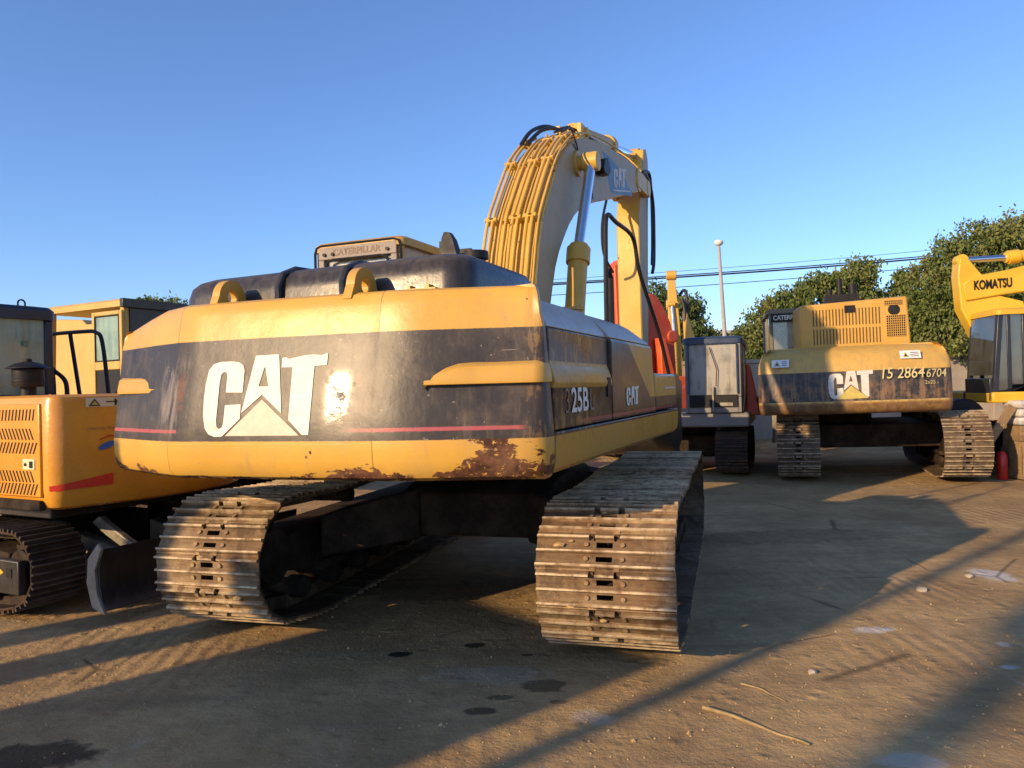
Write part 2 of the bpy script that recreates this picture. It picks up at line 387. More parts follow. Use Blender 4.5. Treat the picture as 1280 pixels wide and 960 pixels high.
def tread_mat(name, a, bcol, rustamt=.5, edge=(.50, .41, .27)):
    b = NB(name); oi = b.n('ShaderNodeObjectInfo').outputs['Random']
    P = b.world(); n1 = b.noise(2.0, 6, .62, P); n2 = b.noise(13, 6, .7, P); n3 = b.noise(60, 4, .6, P); blot = b.noise(5.5, 5, .7, P)
    scr = b.noise(1, 5, .7, b.scale(b.obj(), 3, 60, 60))
    _, _, z = b.xyz()
    c = b.mix(b.rng(b.add(b.mul(n2, .5), b.mul(scr, .5)), .38, .62), a, bcol)
    c = b.mix(b.mul(b.rng(n1, .42, .60), rustamt), c, (.13, .060, .028))
    c = b.mix(b.mul(b.rng(blot, .50, .60), rustamt), c, (.055, .035, .022))
    c = b.mix(b.mul(b.rng(z, .004, -.002), .6), c, (.045, .03, .02))  # valleys darkened in the colour, as shade between the bars
    c = b.mix(b.mul(b.rng(z, .012, .024), b.rng(b.add(b.mul(n2, .6), b.mul(scr, .4)), .38, .6, .05, .95)), c, edge)  # bar tops brightened in the colour, as lit edges
    hs = b.n('ShaderNodeHueSaturation'); b.t.links.new(c, hs.inputs['Color']); b.t.links.new(b.rng(oi, 0, 1, .68, 1.15, False), hs.inputs['Value'])
    return b.done(hs.outputs[0], b.rng(n2, .3, .7, .5, .85), .0, b.bump(b.add(b.add(n3, b.mul(scr, .8)), b.mul(n2, 1.5)), .45, .006), .15)
M['tread'] = tread_mat('muddy_track_steel', (.25, .155, .08), (.50, .37, .21), .55, (.60, .48, .31))
M['tread2'] = tread_mat('dull_track_steel', (.15, .105, .07), (.28, .215, .145))
M['tread3'] = tread_mat('black_track_steel', (.03, .025, .022), (.08, .06, .045), .6, (.12, .10, .08))

# ================================================================ ground
def ground_mat():
    b = NB('packed_dirt'); P = b.world()
    n0 = b.noise(.16, 4, .55, P); n1 = b.noise(.9, 7, .62, P); n2 = b.noise(6.5, 7, .66, P); n3 = b.noise(45, 5, .65, P)
    drag = b.noise(1, 6, .6, b.scale(P, .35, 3.2, 1)); drag2 = b.noise(1, 6, .6, b.scale(P, 2.6, .5, 1))
    c = b.mix(b.rng(b.add(b.mul(n1, .6), b.mul(n0, .4)), .36, .62), (.315, .208, .095), (.54, .37, .175))
    c = b.mix(b.mul(b.rng(drag, .5, .68), .5), c, (.27, .185, .10))
    c = b.mix(b.mul(b.rng(drag2, .55, .70), .35), c, (.55, .40, .22))
    c = b.mix(b.rng(n2, .35, .68, 0, .35), c, (.20, .135, .075))
    c = b.mix(b.mul(b.rng(n3, .60, .72), .5), c, (.54, .42, .27))
    pale = b.mul(b.rng(b.noise(2.3, 8, .75, P), .60, .70), .35); c = b.mix(pale, c, (.60, .50, .36))
    X, Y, Z = b.xyz(P)
    wob = b.mul(b.sub(b.noise(7, 5, .65, P, ), .5), 1.5)
    rough = b.rng(n2, .3, .7, .82, .95)
    # oil stains of their own shape
    for (sx, sy, a, bb, k) in ((-.73, 4.66, .085, .05, .95), (-.28, 4.78, .07, .05, .95), (-.10, 3.97, .08, .045, .6), (-.20, 3.81, .10, .05, .7), (.13, 4.12, .13, .10, .6), (-2.22, 3.42, .36, .18, .8), (.05, 4.6, .05, .03, .7), (.2, 3.9, .06, .03, .5), (2.8, 7.9, 1.4, .4, .30), (-.5, 6.2, .9, .5, .35)):
        d = b.math('SQRT', b.add(b.math('POWER', b.mul(b.sub(X, sx*1.05), 1/a), 2.), b.math('POWER', b.mul(b.sub(Y, sy*1.05), 1/bb), 2.)))
        m = b.rng(b.add(d, wob), .75, 1.05, 1, 0); m = b.mul(m, k)
        c = b.mix(m, c, (.022, .018, .015))
        if k > .75: rough = b.fmix(m, rough, .45)
    # spilt plaster
    for (sx, sy, a, bb, k) in ((3.84, 6.15, .16, .22, .9), (2.26, 4.87, .14, .07, .8), (2.7, 4.2, .06, .04, .6), (1.62, 3.2, .15, .10, .45), (2.9, 4.55, .05, .05, .6), (-.15, 4.3, .35, .15, .22), (.35, 3.7, .12, .1, .3)):
        d = b.math('SQRT', b.add(b.math('POWER', b.mul(b.sub(X, sx*1.05), 1/a), 2.), b.math('POWER', b.mul(b.sub(Y, sy*1.05), 1/bb), 2.)))
        m = b.mul(b.rng(b.add(d, b.mul(wob, 1.3)), .6, 1.15, 1, 0), k)
        c = b.mix(m, c, (.55, .52, .46))
    tx = b.noise(1, 3, .5, b.scale(P, .5, .5, .5))
    pat = b.n('ShaderNodeTexWave'); pat.wave_type = 'BANDS'; pat.inputs['Scale'].default_value = 3.2; pat.inputs['Distortion'].default_value = 3.; pat.inputs['Detail'].default_value = 3
    b.t.links.new(b.scale(P, .82, .57, 1), pat.inputs['Vector'])
    crack = b.rng(b.vor(.55, b.n('ShaderNodeTexCoord').outputs['Object'] if False else P, 'DISTANCE_TO_EDGE'), 0, .012, 1, 0)
    crack = b.mul(crack, b.rng(b.noise(.7, 3, .5, P), .55, .6))
    c = b.mix(b.mul(crack, .6), c, (.05, .04, .03))
    h = b.add(b.add(b.mul(n2, 1.0), b.mul(n3, .35)), b.add(b.mul(pat.outputs[0], b.rng(tx, .5, .65, 0, .35)), b.mul(drag, .7)))
    cl = b.rng(b.vor(9, b.scale(P, 1, 1, 1)), .0, .5); clod = b.mul(b.rng(b.noise(3.1, 4, .6, P), .48, .60), b.inv(cl))
    h = b.add(h, b.mul(clod, .5)); nm = b.bump(h, .62, .035); nm = b.bump(b.noise(160, 3, .6, P), .3, .004, nm); nm = b.bump(crack, -.5, .01, nm)
    return b.done(c, rough, 0., nm, .08)
M['ground'] = ground_mat()
def gz(x, y): return .012*mnoise.noise((x*.7, y*.7, 1.3)) + .005*mnoise.noise((x*3, y*3, 5.)) - .006
bm = bmesh.new()
xs = [-1500, -300, -80, -30] + [-20+i*.25 for i in range(161)] + [30, 80, 300, 1500]
ys = [-300, -60, -20] + [-8+i*.25 for i in range(133)] + [32, 45, 80, 200, 600, 2500]
VV = [[bm.verts.new((x, y, gz(x, y) if abs(x) < 21 and -9 < y < 26 else -.02)) for x in xs] for y in ys]
for j in range(len(ys)-1):
    for i in range(len(xs)-1): bm.faces.new((VV[j][i], VV[j][i+1], VV[j+1][i+1], VV[j+1][i]))
g = MB(); g.bm.free(); g.bm = bm
tag(g.build('ground', M['ground'], smooth=80), kind='structure')

# ================================================================ crawler undercarriage
def hull(pts):
    pts = sorted(set(pts)); 
    def half(P):
        o = []
        for p in P:
            while len(o) >= 2 and (o[-1][0]-o[-2][0])*(p[1]-o[-2][1])-(o[-1][1]-o[-2][1])*(p[0]-o[-2][0]) <= 0: o.pop()
            o.append(p)
        return o
    a = half(pts); b_ = half(pts[::-1]); return a[:-1]+b_[:-1]
def make_shoe_mesh(name, w, pitch, m, holes=True, gh=.026):
    mb = MB(); p = pitch; e = p*.522
    th = .012
    # three-bar grouser profile (y, z)
    def bar(y, wd): return [(y-wd, 0), (y-wd*.45, gh), (y+wd*.45, gh), (y+wd, 0)]
    b1, b2, b3 = -p*.40, -p*.02, p*.37
    up = [(-e, -th*.2), (-e, .004)] + bar(b1, .013) + bar(b2, .012) + bar(b3, .013) + [(e, .002), (e+.004, -.012)]
    prof = up + [(e, -th-.006), (-e, -th-.004)]
    s = .048*w/.8*1.0
    if holes:
        a_, b_ = .055*w/.8, .092*w/.8
        nprof = [q for q in prof if q[0] < e-.035] ; nprof = [(-e, -th*.2), (-e, .004)] + [q for q in up[2:] if q[0] < b3-.02] + [(b3-.02, .0), (b3-.02, -th)] + [(-e, -th-.004)]
        for (xa, xb, pr_) in ((-w/2, -b_, prof), (-b_, -a_, nprof), (-a_, -s, prof), (s, a_, prof), (a_, b_, nprof), (b_, w/2, prof)): mb.prism(pr_, 'x', xa, xb)
        for (ya, yb) in ((-e, b1+.028), (b2-.026, b2+.026), (b3-.028, e)):
            pp = [(ya, -th)] + [(ya, .0)] + [q for q in up if ya < q[0] < yb] + [(yb, .0), (yb, -th)]
            mb.prism(pp, 'x', -s, s)
        for yy in ((b1+b2)/2, (b2+b3)/2):
            for xx in (-.105, .105): mb.cyl((xx*w/.8*1.0, yy, -.002), (xx*w/.8, yy, .013), .015, .014, 8)
        for xx in (-.07, .07): mb.box(xx-.016, xx+.016, e-.012, e+.022, -.02, .004)
    else: mb.prism(prof, 'x', -w/2, w/2)
    for xx in (-.085, .085):
        mb.box(xx*w/.8-.018, xx*w/.8+.018, -p*.48, p*.48, -.10*p/.2, -th)
    bmesh.ops.recalc_face_normals(mb.bm, faces=mb.bm.faces)
    # nick and wobble the ends slightly
    for v in mb.bm.verts:
        if abs(v.co.x) > w*.45: v.co.x += random.uniform(-.004, .003)
    me = bpy.data.meshes.new(name); mb.bm.to_mesh(me); mb.bm.free(); me.materials.append(m)
    return me
def track(parent, x, w, L, Hh, N, m, yaw=0, off=(0, 0), holes=True, frame_mat=None, rear_lift=.04, side_detail=True):
    """one crawler: frame part carrying shoes, sprocket, idler and rollers as its sub-parts (x = its centre line)"""
    fm = frame_mat or M['steel_dark']
    r = Hh/2-.035; zc = Hh/2
    y0 = -(L/2-r); y1 = L/2-r
    pts = []
    for i in range(72):
        a = 2*PI*i/72
        pts.append((round(y0+r*math.cos(a), 5), round(zc+rear_lift+(r-rear_lift*.5)*math.sin(a), 5)))
        pts.append((round(y1+r*.97*math.cos(a), 5), round(zc+.01+r*.97*math.sin(a), 5)))
    pts += [(y0+.42*r/.45, .036), (y1-.35*r/.45, .036)]
    H_ = hull(pts)[::-1]
    n = len(H_); 
    seg = [math.dist(H_[i], H_[(i+1) % n]) for i in range(n)]; T = sum(seg); p = T/N
    def at(s):
        s %= T
        for i in range(n):
            if s <= seg[i]:
                t = s/seg[i]; a = H_[i]; b_ = H_[(i+1) % n]
                q = [a[0]+(b_[0]-a[0])*t, a[1]+(b_[1]-a[1])*t]
                if q[1] > zc+r*.9 and y0 < q[0] < y1:
                    u = (q[0]-y0)/(y1-y0); q[1] -= .028*abs(math.sin(u*PI*2.0))**1.0*(L/4.6)
                return q
            s -= seg[i]
        return list(H_[0])
    R = Matrix.Rotation(-R_(yaw), 4, 'Z'); T0 = Matrix.Translation((off[0], off[1], 0))
    base = T0 @ R
    fr = MB(); fw = w*.20
    fr.prism([(y0+.15, zc-.10), (y0+.15, zc+.14), (y0+.5, zc+.17), (y1-.5, zc+.17), (y1-.12, zc+.08), (y1-.12, zc-.10), (y1-.5, zc-.17), (y0+.5, zc-.17)], 'x', x-fw-.04, x+fw+.04)
    fr.box(x-fw-.09, x+fw+.09, y0+.6, y1-.6, zc-.20, zc-.13)
    f = fr.build('track_frame', fm, parent, .012); f.matrix_local = base
    me = make_shoe_mesh('track_shoe', w, p, m, holes)
    for i in range(N):
        a = at(i*p+.3*p); b_ = at(i*p+1.3*p)
        c = [(a[0]+b_[0])/2, (a[1]+b_[1])/2]; ang = math.atan2(b_[1]-a[1], b_[0]-a[0])
        o = bpy.data.objects.new('track_shoe', me); COL.objects.link(o); o.parent = f
        o.location = (x+random.uniform(-.004, .004), c[0], c[1]); o.rotation_euler = (ang, 0, random.uniform(-.004, .004))
    if holes:
        rn_ = random.Random(int(x*100)); mud = MB()
        for k in range(70):
            a = at(rn_.uniform(0, T)); xx = x+rn_.uniform(-.48, .48)*w; cc = Vector((xx, a[0], a[1])); s0 = rn_.uniform(.006, .018)
            r0 = len(mud.bm.verts); bmesh.ops.create_icosphere(mud.bm, subdivisions=1, radius=1); mud.bm.verts.ensure_lookup_table()
            for v in mud.bm.verts[r0:]: v.co = cc+Vector((v.co.x*s0*2.2, v.co.y*s0, v.co.z*s0))*(1+.4*mnoise.noise(v.co*2+cc*9))
        mo = mud.build('caked_mud', M['clod'], f); mo['kind'] = 'stuff'
    if side_detail:
        s = MB(); rr = r*.80; nt_ = 22; ring = []
        for i in range(nt_*4):
            a = 2*PI*i/(nt_*4); q = rr if i % 4 in (0, 1) else rr*.87
            ring.append((y0+q*math.cos(a), zc+rear_lift+q*math.sin(a)))
        s.prism(ring, 'x', x-.035, x+.035); s.cyl((x-w*.3, y0, zc+rear_lift), (x+w*.3, y0, zc+rear_lift), rr*.55, n=24)
        s.build('sprocket', fm, f, .004)
        s = MB(); s.lathe([(rr*.2, -w*.22), (rr*.9, -w*.12), (rr*.98, -.05), (rr*.98, .05), (rr*.9, w*.12), (rr*.2, w*.22)], (x, y1, zc+.01), (1, 0, 0), 28)
        s.build('idler', fm, f)
        k = max(4, int(L*1.7))
        for i in range(k):
            y = y0+.42+(y1-y0-.84)*i/(k-1)
            s = MB(); s.lathe([(.05, -w*.3), (.085*r/.45, -w*.26), (.085*r/.45, -.09), (.06, -.06), (.06, .06), (.085*r/.45, .09), (.085*r/.45, w*.26), (.05, w*.3)], (x, y, .036+.1*r/.45+.07*r/.45), (1, 0, 0), 14)
            s.build('bottom_roller', fm, f)
        for y in (y0*.35, y1*.4):
            s = MB(); s.cyl((x-w*.25, y, zc+r*.70), (x+w*.25, y, zc+r*.70), .06, n=14); s.build('carrier_roller', fm, f)
    return f

def cab(parent, x0, x1, y0, y1, z0, z1, fm, gm, sill=.95, post=.06, roof=.10, roofm=None, taper=0.08, windows='LRBF', name='cab', lipm=None, open_left=False, seat=True):
    """operator cab: frame > windows; seat"""
    ct = MB(); zs = z0+sill
    ct.prism([(y0, z0), (y0, zs), (y1+.02, zs-.25), (y1+.02, z0)], 'x', x0, x0+.05) if not open_left else None
    ct.prism([(y0, z0), (y0, zs), (y1+.02, zs-.25), (y1+.02, z0)], 'x', x1-.05, x1)
    ct.box(x0+.05, x1-.05, y0, y0+.05, z0, zs); ct.box(x0+.05, x1-.05, y1-.03, y1+.02, z0, z0+.25); ct.box(x0+.05, x1-.05, y0+.05, y1-.03, z0, z0+.05)
    t = taper
    for (xx, yy, tx, ty) in ((x0, y0, 0, 0), (x1-post, y0, 0, 0), (x0, y1-post, 0, -t), (x1-post, y1-post, 0, -t)):
        za = zs if yy == y0 else zs-.26
        a = [(xx, yy, za), (xx+post, yy, za), (xx+post, yy+post, za), (xx, yy+post, za)]
        ct.loft([a, [(q[0]+tx, q[1]+ty, z1-roof) for q in a]])
    ym = y0+(y1-y0)*.45
    for xx in ((x1-post*.7,) if open_left else (x0, x1-post*.7)): ct.box(xx, xx+post*.7, ym, ym+post*.8, zs-.12, z1-roof)
    c = ct.build(name, fm, parent, .012)
    rf = MB(); e = .03
    def rr(z, ins, rad=.08):
        X0, X1, Y0, Y1 = x0-e+ins, x1+e-ins, y0-e+ins, y1-t+e-ins; P = []
        for cx, cy, a0 in ((X1-rad, Y1-rad, 0), (X0+rad, Y1-rad, 90), (X0+rad, Y0+rad, 180), (X1-rad, Y0+rad, 270)):
            for k in range(5): a = R_(a0+k*22.5); P.append((cx+rad*math.cos(a), cy+rad*math.sin(a), z))
        return P
    rf.loft([rr(z1-roof, 0), rr(z1-roof*.35, 0), rr(z1-roof*.08, .03), rr(z1, .10)])
    rf.build('roof', roofm or fm, c)
    g_ = .012
    def pane(nm, *a): MB().box(*a).build('window', gm, c, .003)
    if 'B' in windows: pane('', x0+post, x1-post, y0+.02, y0+.02+g_, zs, z1-roof)
    if 'F' in windows:
        mb = MB(); yy = y1-.04
        mb.loft([[(x0+post, yy, z0+.3), (x1-post, yy, z0+.3), (x1-post, yy+g_, z0+.3), (x0+post, yy+g_, z0+.3)], [(x0+post, yy-t*.7, z1-roof), (x1-post, yy-t*.7, z1-roof), (x1-post, yy-t*.7+g_, z1-roof), (x0+post, yy-t*.7+g_, z1-roof)]])
        mb.build('window', gm, c)
    for s_, xx in (('L', x0+.02), ('R', x1-.03)):
        if s_ in windows:
            pane('', xx, xx+g_, y0+post, ym, zs, z1-roof)
            MB().prism([(ym+post*.8, zs-.12), (y1-post, zs-.2), (y1-post-t, z1-roof), (ym+post*.8, z1-roof)], 'x', xx, xx+g_).build('window', gm, c)
    if not seat: return c
    st = MB(); xm = (x0+x1)/2; ys_ = y0+.35
    st.box(xm-.24, xm+.24, ys_, ys_+.45, z0+.40, z0+.52); st.box(xm-.24, xm+.24, ys_-.1, ys_+.02, z0+.45, z0+1.05); st.box(xm-.13, xm+.13, ys_-.09, ys_+.0, z0+1.07, z0+1.25)
    st.box(xm-.15, xm+.15, ys_+.05, ys_+.4, z0+.05, z0+.40); st.box(xm-.36, xm-.28, ys_+.1, ys_+.5, z0+.55, z0+.62); st.box(xm+.28, xm+.36, ys_+.1, ys_+.5, z0+.55, z0+.62)
    st.build('seat', M['seat'], c, .03)
    return c
def boom_beam(parent, outer, inner, hw, m, name='boom', bev=.02):
    poly = [(p[0], p[1]) for p in outer] + [(p[0], p[1]) for p in reversed(inner)]
    return MB().prism(poly, 'x', -hw, hw).build(name, m, parent, bev, smooth=30)
def cylinder(parent, p0, p1, p2, rb, rr, m, name='hydraulic_cylinder'):
    """barrel p0->p1, rod p1->p2 as its sub-part"""
    mb = MB(); mb.cyl(p0, p1, rb, n=22); p0 = Vector(p0); p1 = Vector(p1); p2 = Vector(p2); d = (p1-p0).normalized()
    mb.cyl(p1-d*.16, p1+d*.02, rb*1.22, n=22); mb.cyl(p1+d*.02, p1+d*.06, rb*.95, n=22)
    mb.cyl(p0+d*.01, p0-d*.02+Vector((.0, 0, 0)), rb*1.1, n=22)
    c = mb.build(name, m, parent, .006)
    q = MB(); q.cyl(p1+d*.05, p2, rr, n=18); q.build('piston_rod', M['chrome'], c)
    q = MB(); q.cyl(p2-Vector((.09, 0, 0)), p2+Vector((.09, 0, 0)), rr*1.9, n=18); q.build('rod_eye', m, c, .006)
    return c

# ================================================================ counterweight outline
def cw_rings(base, prof, W, drop_left=0.):
    """base: outline from the right seam round the back to the left; prof: (z, inset) pairs"""
    n = len(base); N_ = []
    for i in range(n):
        a = Vector(base[max(i-1, 0)]); b_ = Vector(base[min(i+1, n-1)]); d = (b_-a).normalized(); N_.append(Vector((-d.y, d.x)))
    # normal must point outwards (to -y at the back)
    out = []
    for z, ins in prof:
        r = []
        for i, p in enumerate(base):
            nn = N_[i]; 
            if nn.dot(Vector((p[0]*.3, p[1]+.8))) < 0: nn = -nn
            if i in (0, n-1): nn = Vector((1 if p[0] > 0 else -1, 0))
            nn = Vector((nn.x*(.35 if z < 2.0 else .45), nn.y))
            zz = z
            if z > 1.95 and p[0] < -.85: zz = z-drop_left*min(1, (-p[0]-.85)/.7)**1.4*(z-1.95)/.2
            r.append((p[0]-nn.x*ins, p[1]-nn.y*ins, zz))
        out.append(r)
    return out
def arc_corner(cx, cy, r, a0, a1, n=5): return [(cx+r*math.cos(R_(a0+(a1-a0)*k/n)), cy+r*math.sin(R_(a0+(a1-a0)*k/n))) for k in range(n+1)]

# ================================================================ MAIN EXCAVATOR
def main_excavator():
    root = thing('excavator', 'large central yellow excavator seen from behind, big white CAT letters on a dark band', 'excavator', (-.309, 6.852, 0), 22, 'parked yellow excavators')
    U = 'undercarriage'
    # ---- undercarriage (turned 8 degrees against the upper body)
    off = (.20, .15)
    for x in (-1.42, 1.25):
        track(root, x, .80, 4.66, .97, 46, M['tread'], yaw=-6, off=off)
    Rm = Matrix.Translation((off[0], off[1], 0)) @ Matrix.Rotation(R_(6), 4, 'Z')
    cb = MB()
    cb.prism([(-.95, .52), (-.95, .86), (-.6, .95), (.6, .95), (.95, .86), (.95, .52)], 'x', -.62, .62)
    for sx in (-1, 1):
        for sy in (-1, 1):
            A = [(sx*.45, sy*.55, .50), (sx*.45, sy*1.0, .50), (sx*.45, sy*1.0, .90), (sx*.45, sy*.55, .90)]
            B = [(sx*1.1, sy*1.05, .42), (sx*1.1, sy*1.40, .42), (sx*1.1, sy*1.40, .74), (sx*1.1, sy*1.05, .74)]
            cb.loft([A, B])
    o = cb.build('chassis', M['steel_dark'], root, .02); o.matrix_local = Rm
    s = MB(); s.cyl((0, 0, .94), (0, 0, 1.12), .70, n=40); s.cyl((0, 0, 1.0), (0, 0, 1.05), .75, n=40); s.build('swing_ring', M['steel_dark'], root, .006)
    # ---- deck
    d = MB(); d.box(-1.44, 1.44, -2.35, 1.30, 1.14, 1.34); d.box(-.45, .45, -2.0, 1.35, 1.12, 1.62); d.box(-.33, .33, -.2, .95, 1.5, 1.75)
    d.build('deck_frame', M['black_paint'], root, .01)
    # ---- counterweight
    base = [(1.55, -2.43)] + arc_corner(1.43, -2.47, .12, -5, -72, 5)[:] + [(1.20, -2.675), (.97, -2.755), (.70, -2.826)] + [(x_, -2.87+.05*x_+.03*x_*x_) for x_ in (.665, .5, .33, .16, 0, -.16, -.33, -.5, -.665)] + [(-.70, -2.875), (-.97, -2.79), (-1.20, -2.69)] + arc_corner(-1.43, -2.47, .12, -108, -175, 5) + [(-1.55, -2.43)]
    prof = [(1.12, .13), (1.125, .09), (1.145, .045), (1.18, .018), (1.24, .005), (1.345, 0.0), (1.50, .027), (1.63, .050), (1.76, .073), (1.92, .101), (2.0, .116), (2.07, .129), (2.11, .142), (2.14, .162), (2.155, .19), (2.160, .23)]
    base = [((x*.985 if x < -.9 else x), y) for x, y in base]
    mb = MB(); rings = cw_rings(base, prof, 1.55, .11)
    mb.loft(rings, closed=True, caps=True)
    cw = mb.build('counterweight', M['livery'], root, smooth=28)
    # shallow vertical joint either side of the centre face
    def yface(x, z): return -2.87 + max(0, min(.26, (z-1.345)*.176)) + .05*x + .03*x*x
    # wings
    def wing(side):
        P = []; pts = [(.955, -2.766), (1.0, -2.748), (1.06, -2.727), (1.12, -2.703), (1.20, -2.672), (1.30, -2.635)] + [(q[0], q[1]) for q in arc_corner(1.43, -2.47, .12, -72, -5, 6)][1:] + [(1.552, -2.435)]
        bm_ = MB(); rings_ = []
        for i, (x, y) in enumerate(pts):
            t = min(1, i/4.0); top = 1.638 + (1.752-1.638)*math.sin(t*PI/2)**.8
            a = Vector(pts[max(i-1, 0)]); c_ = Vector(pts[min(i+1, len(pts)-1)]); dd = (c_-a).normalized(); nn = Vector((dd.y, -dd.x))
            pr = .012*min(1, .25+i/3); side_ = side*(.962 if side < 0 else 1)
            ins = .05; ins2 = .073
            def q(o_, z): return (side_*(x+nn.x*o_*(.6 if i > 6 else 1)), y+nn.y*o_, z)
            rings_.append([q(-.10, 1.628), q(pr-.02, 1.630), q(pr-.018, 1.655), q(pr-.035, top-.03), q(-ins2-.002, top), q(-.12, top)])
        bm_.loft(rings_)
        return bm_.build('wing_moulding', M['yellow_clean'], root, .004, smooth=50)
    wing(1); wing(-1)
    # lettering traced from its proportions (u right, v down)
    def uv(u, v):
        x = -.43+(u-322)*.00194; z = 1.776-(v-494)*.001567-(u-322)*.000053
        return (x, yface(x, z)-.004, z)
    Cc = [(460, 590), (460, 510), (454, 492), (440, 481), (415, 477), (370, 478), (345, 487), (330, 510), (323, 560), (322, 620), (326, 680), (337, 722), (352, 742), (375, 750), (402, 748), (460, 683), (458, 632), (402, 636), (402, 700), (398, 716), (388, 722), (379, 714), (375, 690), (374, 560), (377, 525), (386, 515), (396, 517), (400, 530), (400, 590)]
    Al = [(462, 664), (495, 457), (575, 453), (600, 662), (529, 597)]
    Tt = [(587, 466), (600, 464), (610, 470), (660, 458), (690, 455), (715, 458), (737, 450), (736, 492), (696, 496), (694, 734), (674, 735), (625, 684), (624, 500), (588, 500)]
    A1 = [(462, 664), (495, 457), (532, 455), (532, 498), (528, 502), (514, 568), (530, 568), (529, 597)]
    A2 = [(532, 455), (575, 453), (600, 662), (529, 597), (530, 568), (548, 567), (532, 498)]
    shape_flat([Cc, A1, A2, Tt], 'cat_lettering', M['white'], cw, uv)
    shape_flat([[(413, 746), (530, 614), (664, 737)]], 'lettering_triangle', M['tri'], cw, uv)
    for x in (-.50, .455):
        pl = []
        for k in range(11): a = PI*k/10; pl.append((-2.545+.105*math.cos(a), 2.20+.105*math.sin(a)))
        outer = [(-2.40, 2.12)]+[(-2.545+.115*math.cos(PI*k/12), 2.185+.115*math.sin(PI*k/12)) for k in range(13)]+[(-2.69, 2.12)]
        # plate with a hole: bridge two halves
        hole = [(-2.545+.045*math.cos(2*PI*k/16), 2.205+.045*math.sin(2*PI*k/16)) for k in range(17)]
        mbl = MB()
        up = [hole[0]]+[(-2.40, 2.205)] + outer[1:][:0]
        top = [(-2.43, 2.205)]+[(-2.545+.115*math.cos(PI*k/12), 2.195+.115*math.sin(PI*k/12)) for k in range(1, 12)]+[(-2.66, 2.205)]+[(h[0], h[1]) for h in hole[8::-1]]
        bot = [(-2.39, 2.12), (-2.43, 2.205)]+[hole[16-k] for k in range(0, 9)]+[(-2.66, 2.205), (-2.70, 2.12)]
        mbl.prism(top, 'x', x-.028, x+.028); mbl.prism(bot, 'x', x-.028, x+.028)
        mbl.build('lifting_lug', M['yellow_clean'], root, .0)
    # ---- engine hood
    def hr(z, ix, iy):
        P = []; rad = .16
        X0, X1, Y0, Y1 = -1.06+ix, 1.06-ix, -2.42+iy, -1.22-iy*.2
        for cx, cy, a0 in ((X1-rad, Y1-rad, 0), (X0+rad, Y1-rad, 90), (X0+rad, Y0+rad, 180), (X1-rad, Y0+rad, 270)):
            for k in range(6): a = R_(a0+k*18); P.append((cx+rad*math.cos(a), cy+rad*math.sin(a), z+(.012*(cx/1.0))))
        return P
    mb = MB(); mb.loft([hr(2.05, 0, 0), hr(2.25, .005, .01), hr(2.32, .02, .03), hr(2.36, .05, .07), hr(2.385, .10, .13), hr(2.39, .2, .25)])
    hood = mb.build('engine_hood', M['black_hood'], root, smooth=50)
    for x in (-.22, .25):     # raised straps across the hood
        q = MB(); q.tube([(x, -2.43, 2.10), (x, -2.435, 2.26), (x, -2.39, 2.345), (x, -2.26, 2.395), (x, -2.0, 2.405), (x, -1.2, 2.405)], .022, 8); q.build('hood_strap', M['black_hood'], hood)
    q = MB(); q.box(.66, .90, -2.50, -2.38, 2.155, 2.175); q.box(.70, .72, -2.46, -2.40, 2.175, 2.20); q.box(.82, .84, -2.46, -2.40, 2.175, 2.20); q.build('hood_latch', M['yellow_clean'], hood)
    ex = MB(); ex.loft([[(.34, -1.36, 2.36), (.50, -1.36, 2.36), (.50, -1.24, 2.36), (.34, -1.24, 2.36)], [(.345, -1.35, 2.56), (.485, -1.35, 2.54), (.485, -1.25, 2.54), (.345, -1.25, 2.56)], [(.355, -1.34, 2.70), (.44, -1.34, 2.69), (.44, -1.26, 2.69), (.355, -1.26, 2.70)], [(.37, -1.33, 2.745), (.41, -1.33, 2.74), (.41, -1.27, 2.74), (.37, -1.27, 2.745)]]); ex.box(.33, .37, -1.33, -1.27, 2.60, 2.68); ex.build('exhaust_pipe', M['black'], root)
    # irregular intake cap next to the exhaust
    q = MB(); q.cyl((.60, -1.3, 2.36), (.60, -1.3, 2.55), .075, n=16); q.cyl((.60, -1.3, 2.53), (.60, -1.3, 2.585), .095, n=16); q.box(.52, .60, -1.38, -1.34, 2.57, 2.60); q.build('air_intake_cap', M['black'], root)
    # ---- flank: doors, box, skirt
    def flank(nm, y0, y1, prof_, m=M['livery'], y1f=None, bev=.008, parent=root):
        def ring(y, k): return [(x, (y if not (k and y1f) else y1f(z)), z) for x, z in prof_]
        mbx = MB(); mbx.loft([ring(y0, False), ring(y1, True)]); return mbx.build(nm, m, parent, bev, smooth=25)
    pA = [(1.2, 1.372), (1.545, 1.372), (1.546, 1.60), (1.554, 1.618), (1.555, 1.635), (1.530, 1.715), (1.522, 1.735), (1.520, 1.925), (1.2, 1.925)]
    d1 = flank('engine_door', -2.405, -1.20, pA)
    flank('engine_door_top', -2.405, -1.20, [(1.1, 1.93), (1.512, 1.93), (1.50, 1.96), (1.42, 2.06), (1.36, 2.11), (1.24, 2.135), (1.05, 2.14)], M['pale_top'], parent=d1)
    pB = [(1.2, 1.372), (1.548, 1.372), (1.548, 1.90), (1.535, 1.93), (1.2, 1.93)]
    d2 = flank('service_door', -1.18, .22, pB, y1f=lambda z: .27 if z < 1.7 else .27-.12*(z-1.7)/.23)
    flank('service_door_top', -1.18, .15, [(1.1, 1.934), (1.535, 1.934), (1.52, 1.96), (1.42, 2.06), (1.36, 2.10), (1.24, 2.125), (1.05, 2.13)], M['pale_top'], y1f=lambda z: .15-.42*max(0, (z-1.93))/.2, parent=d2)
    q = MB(); q.box(1.546, 1.556, -1.33, -1.24, 1.53, 1.66); q.build('door_latch', M['black'], d1, .004)
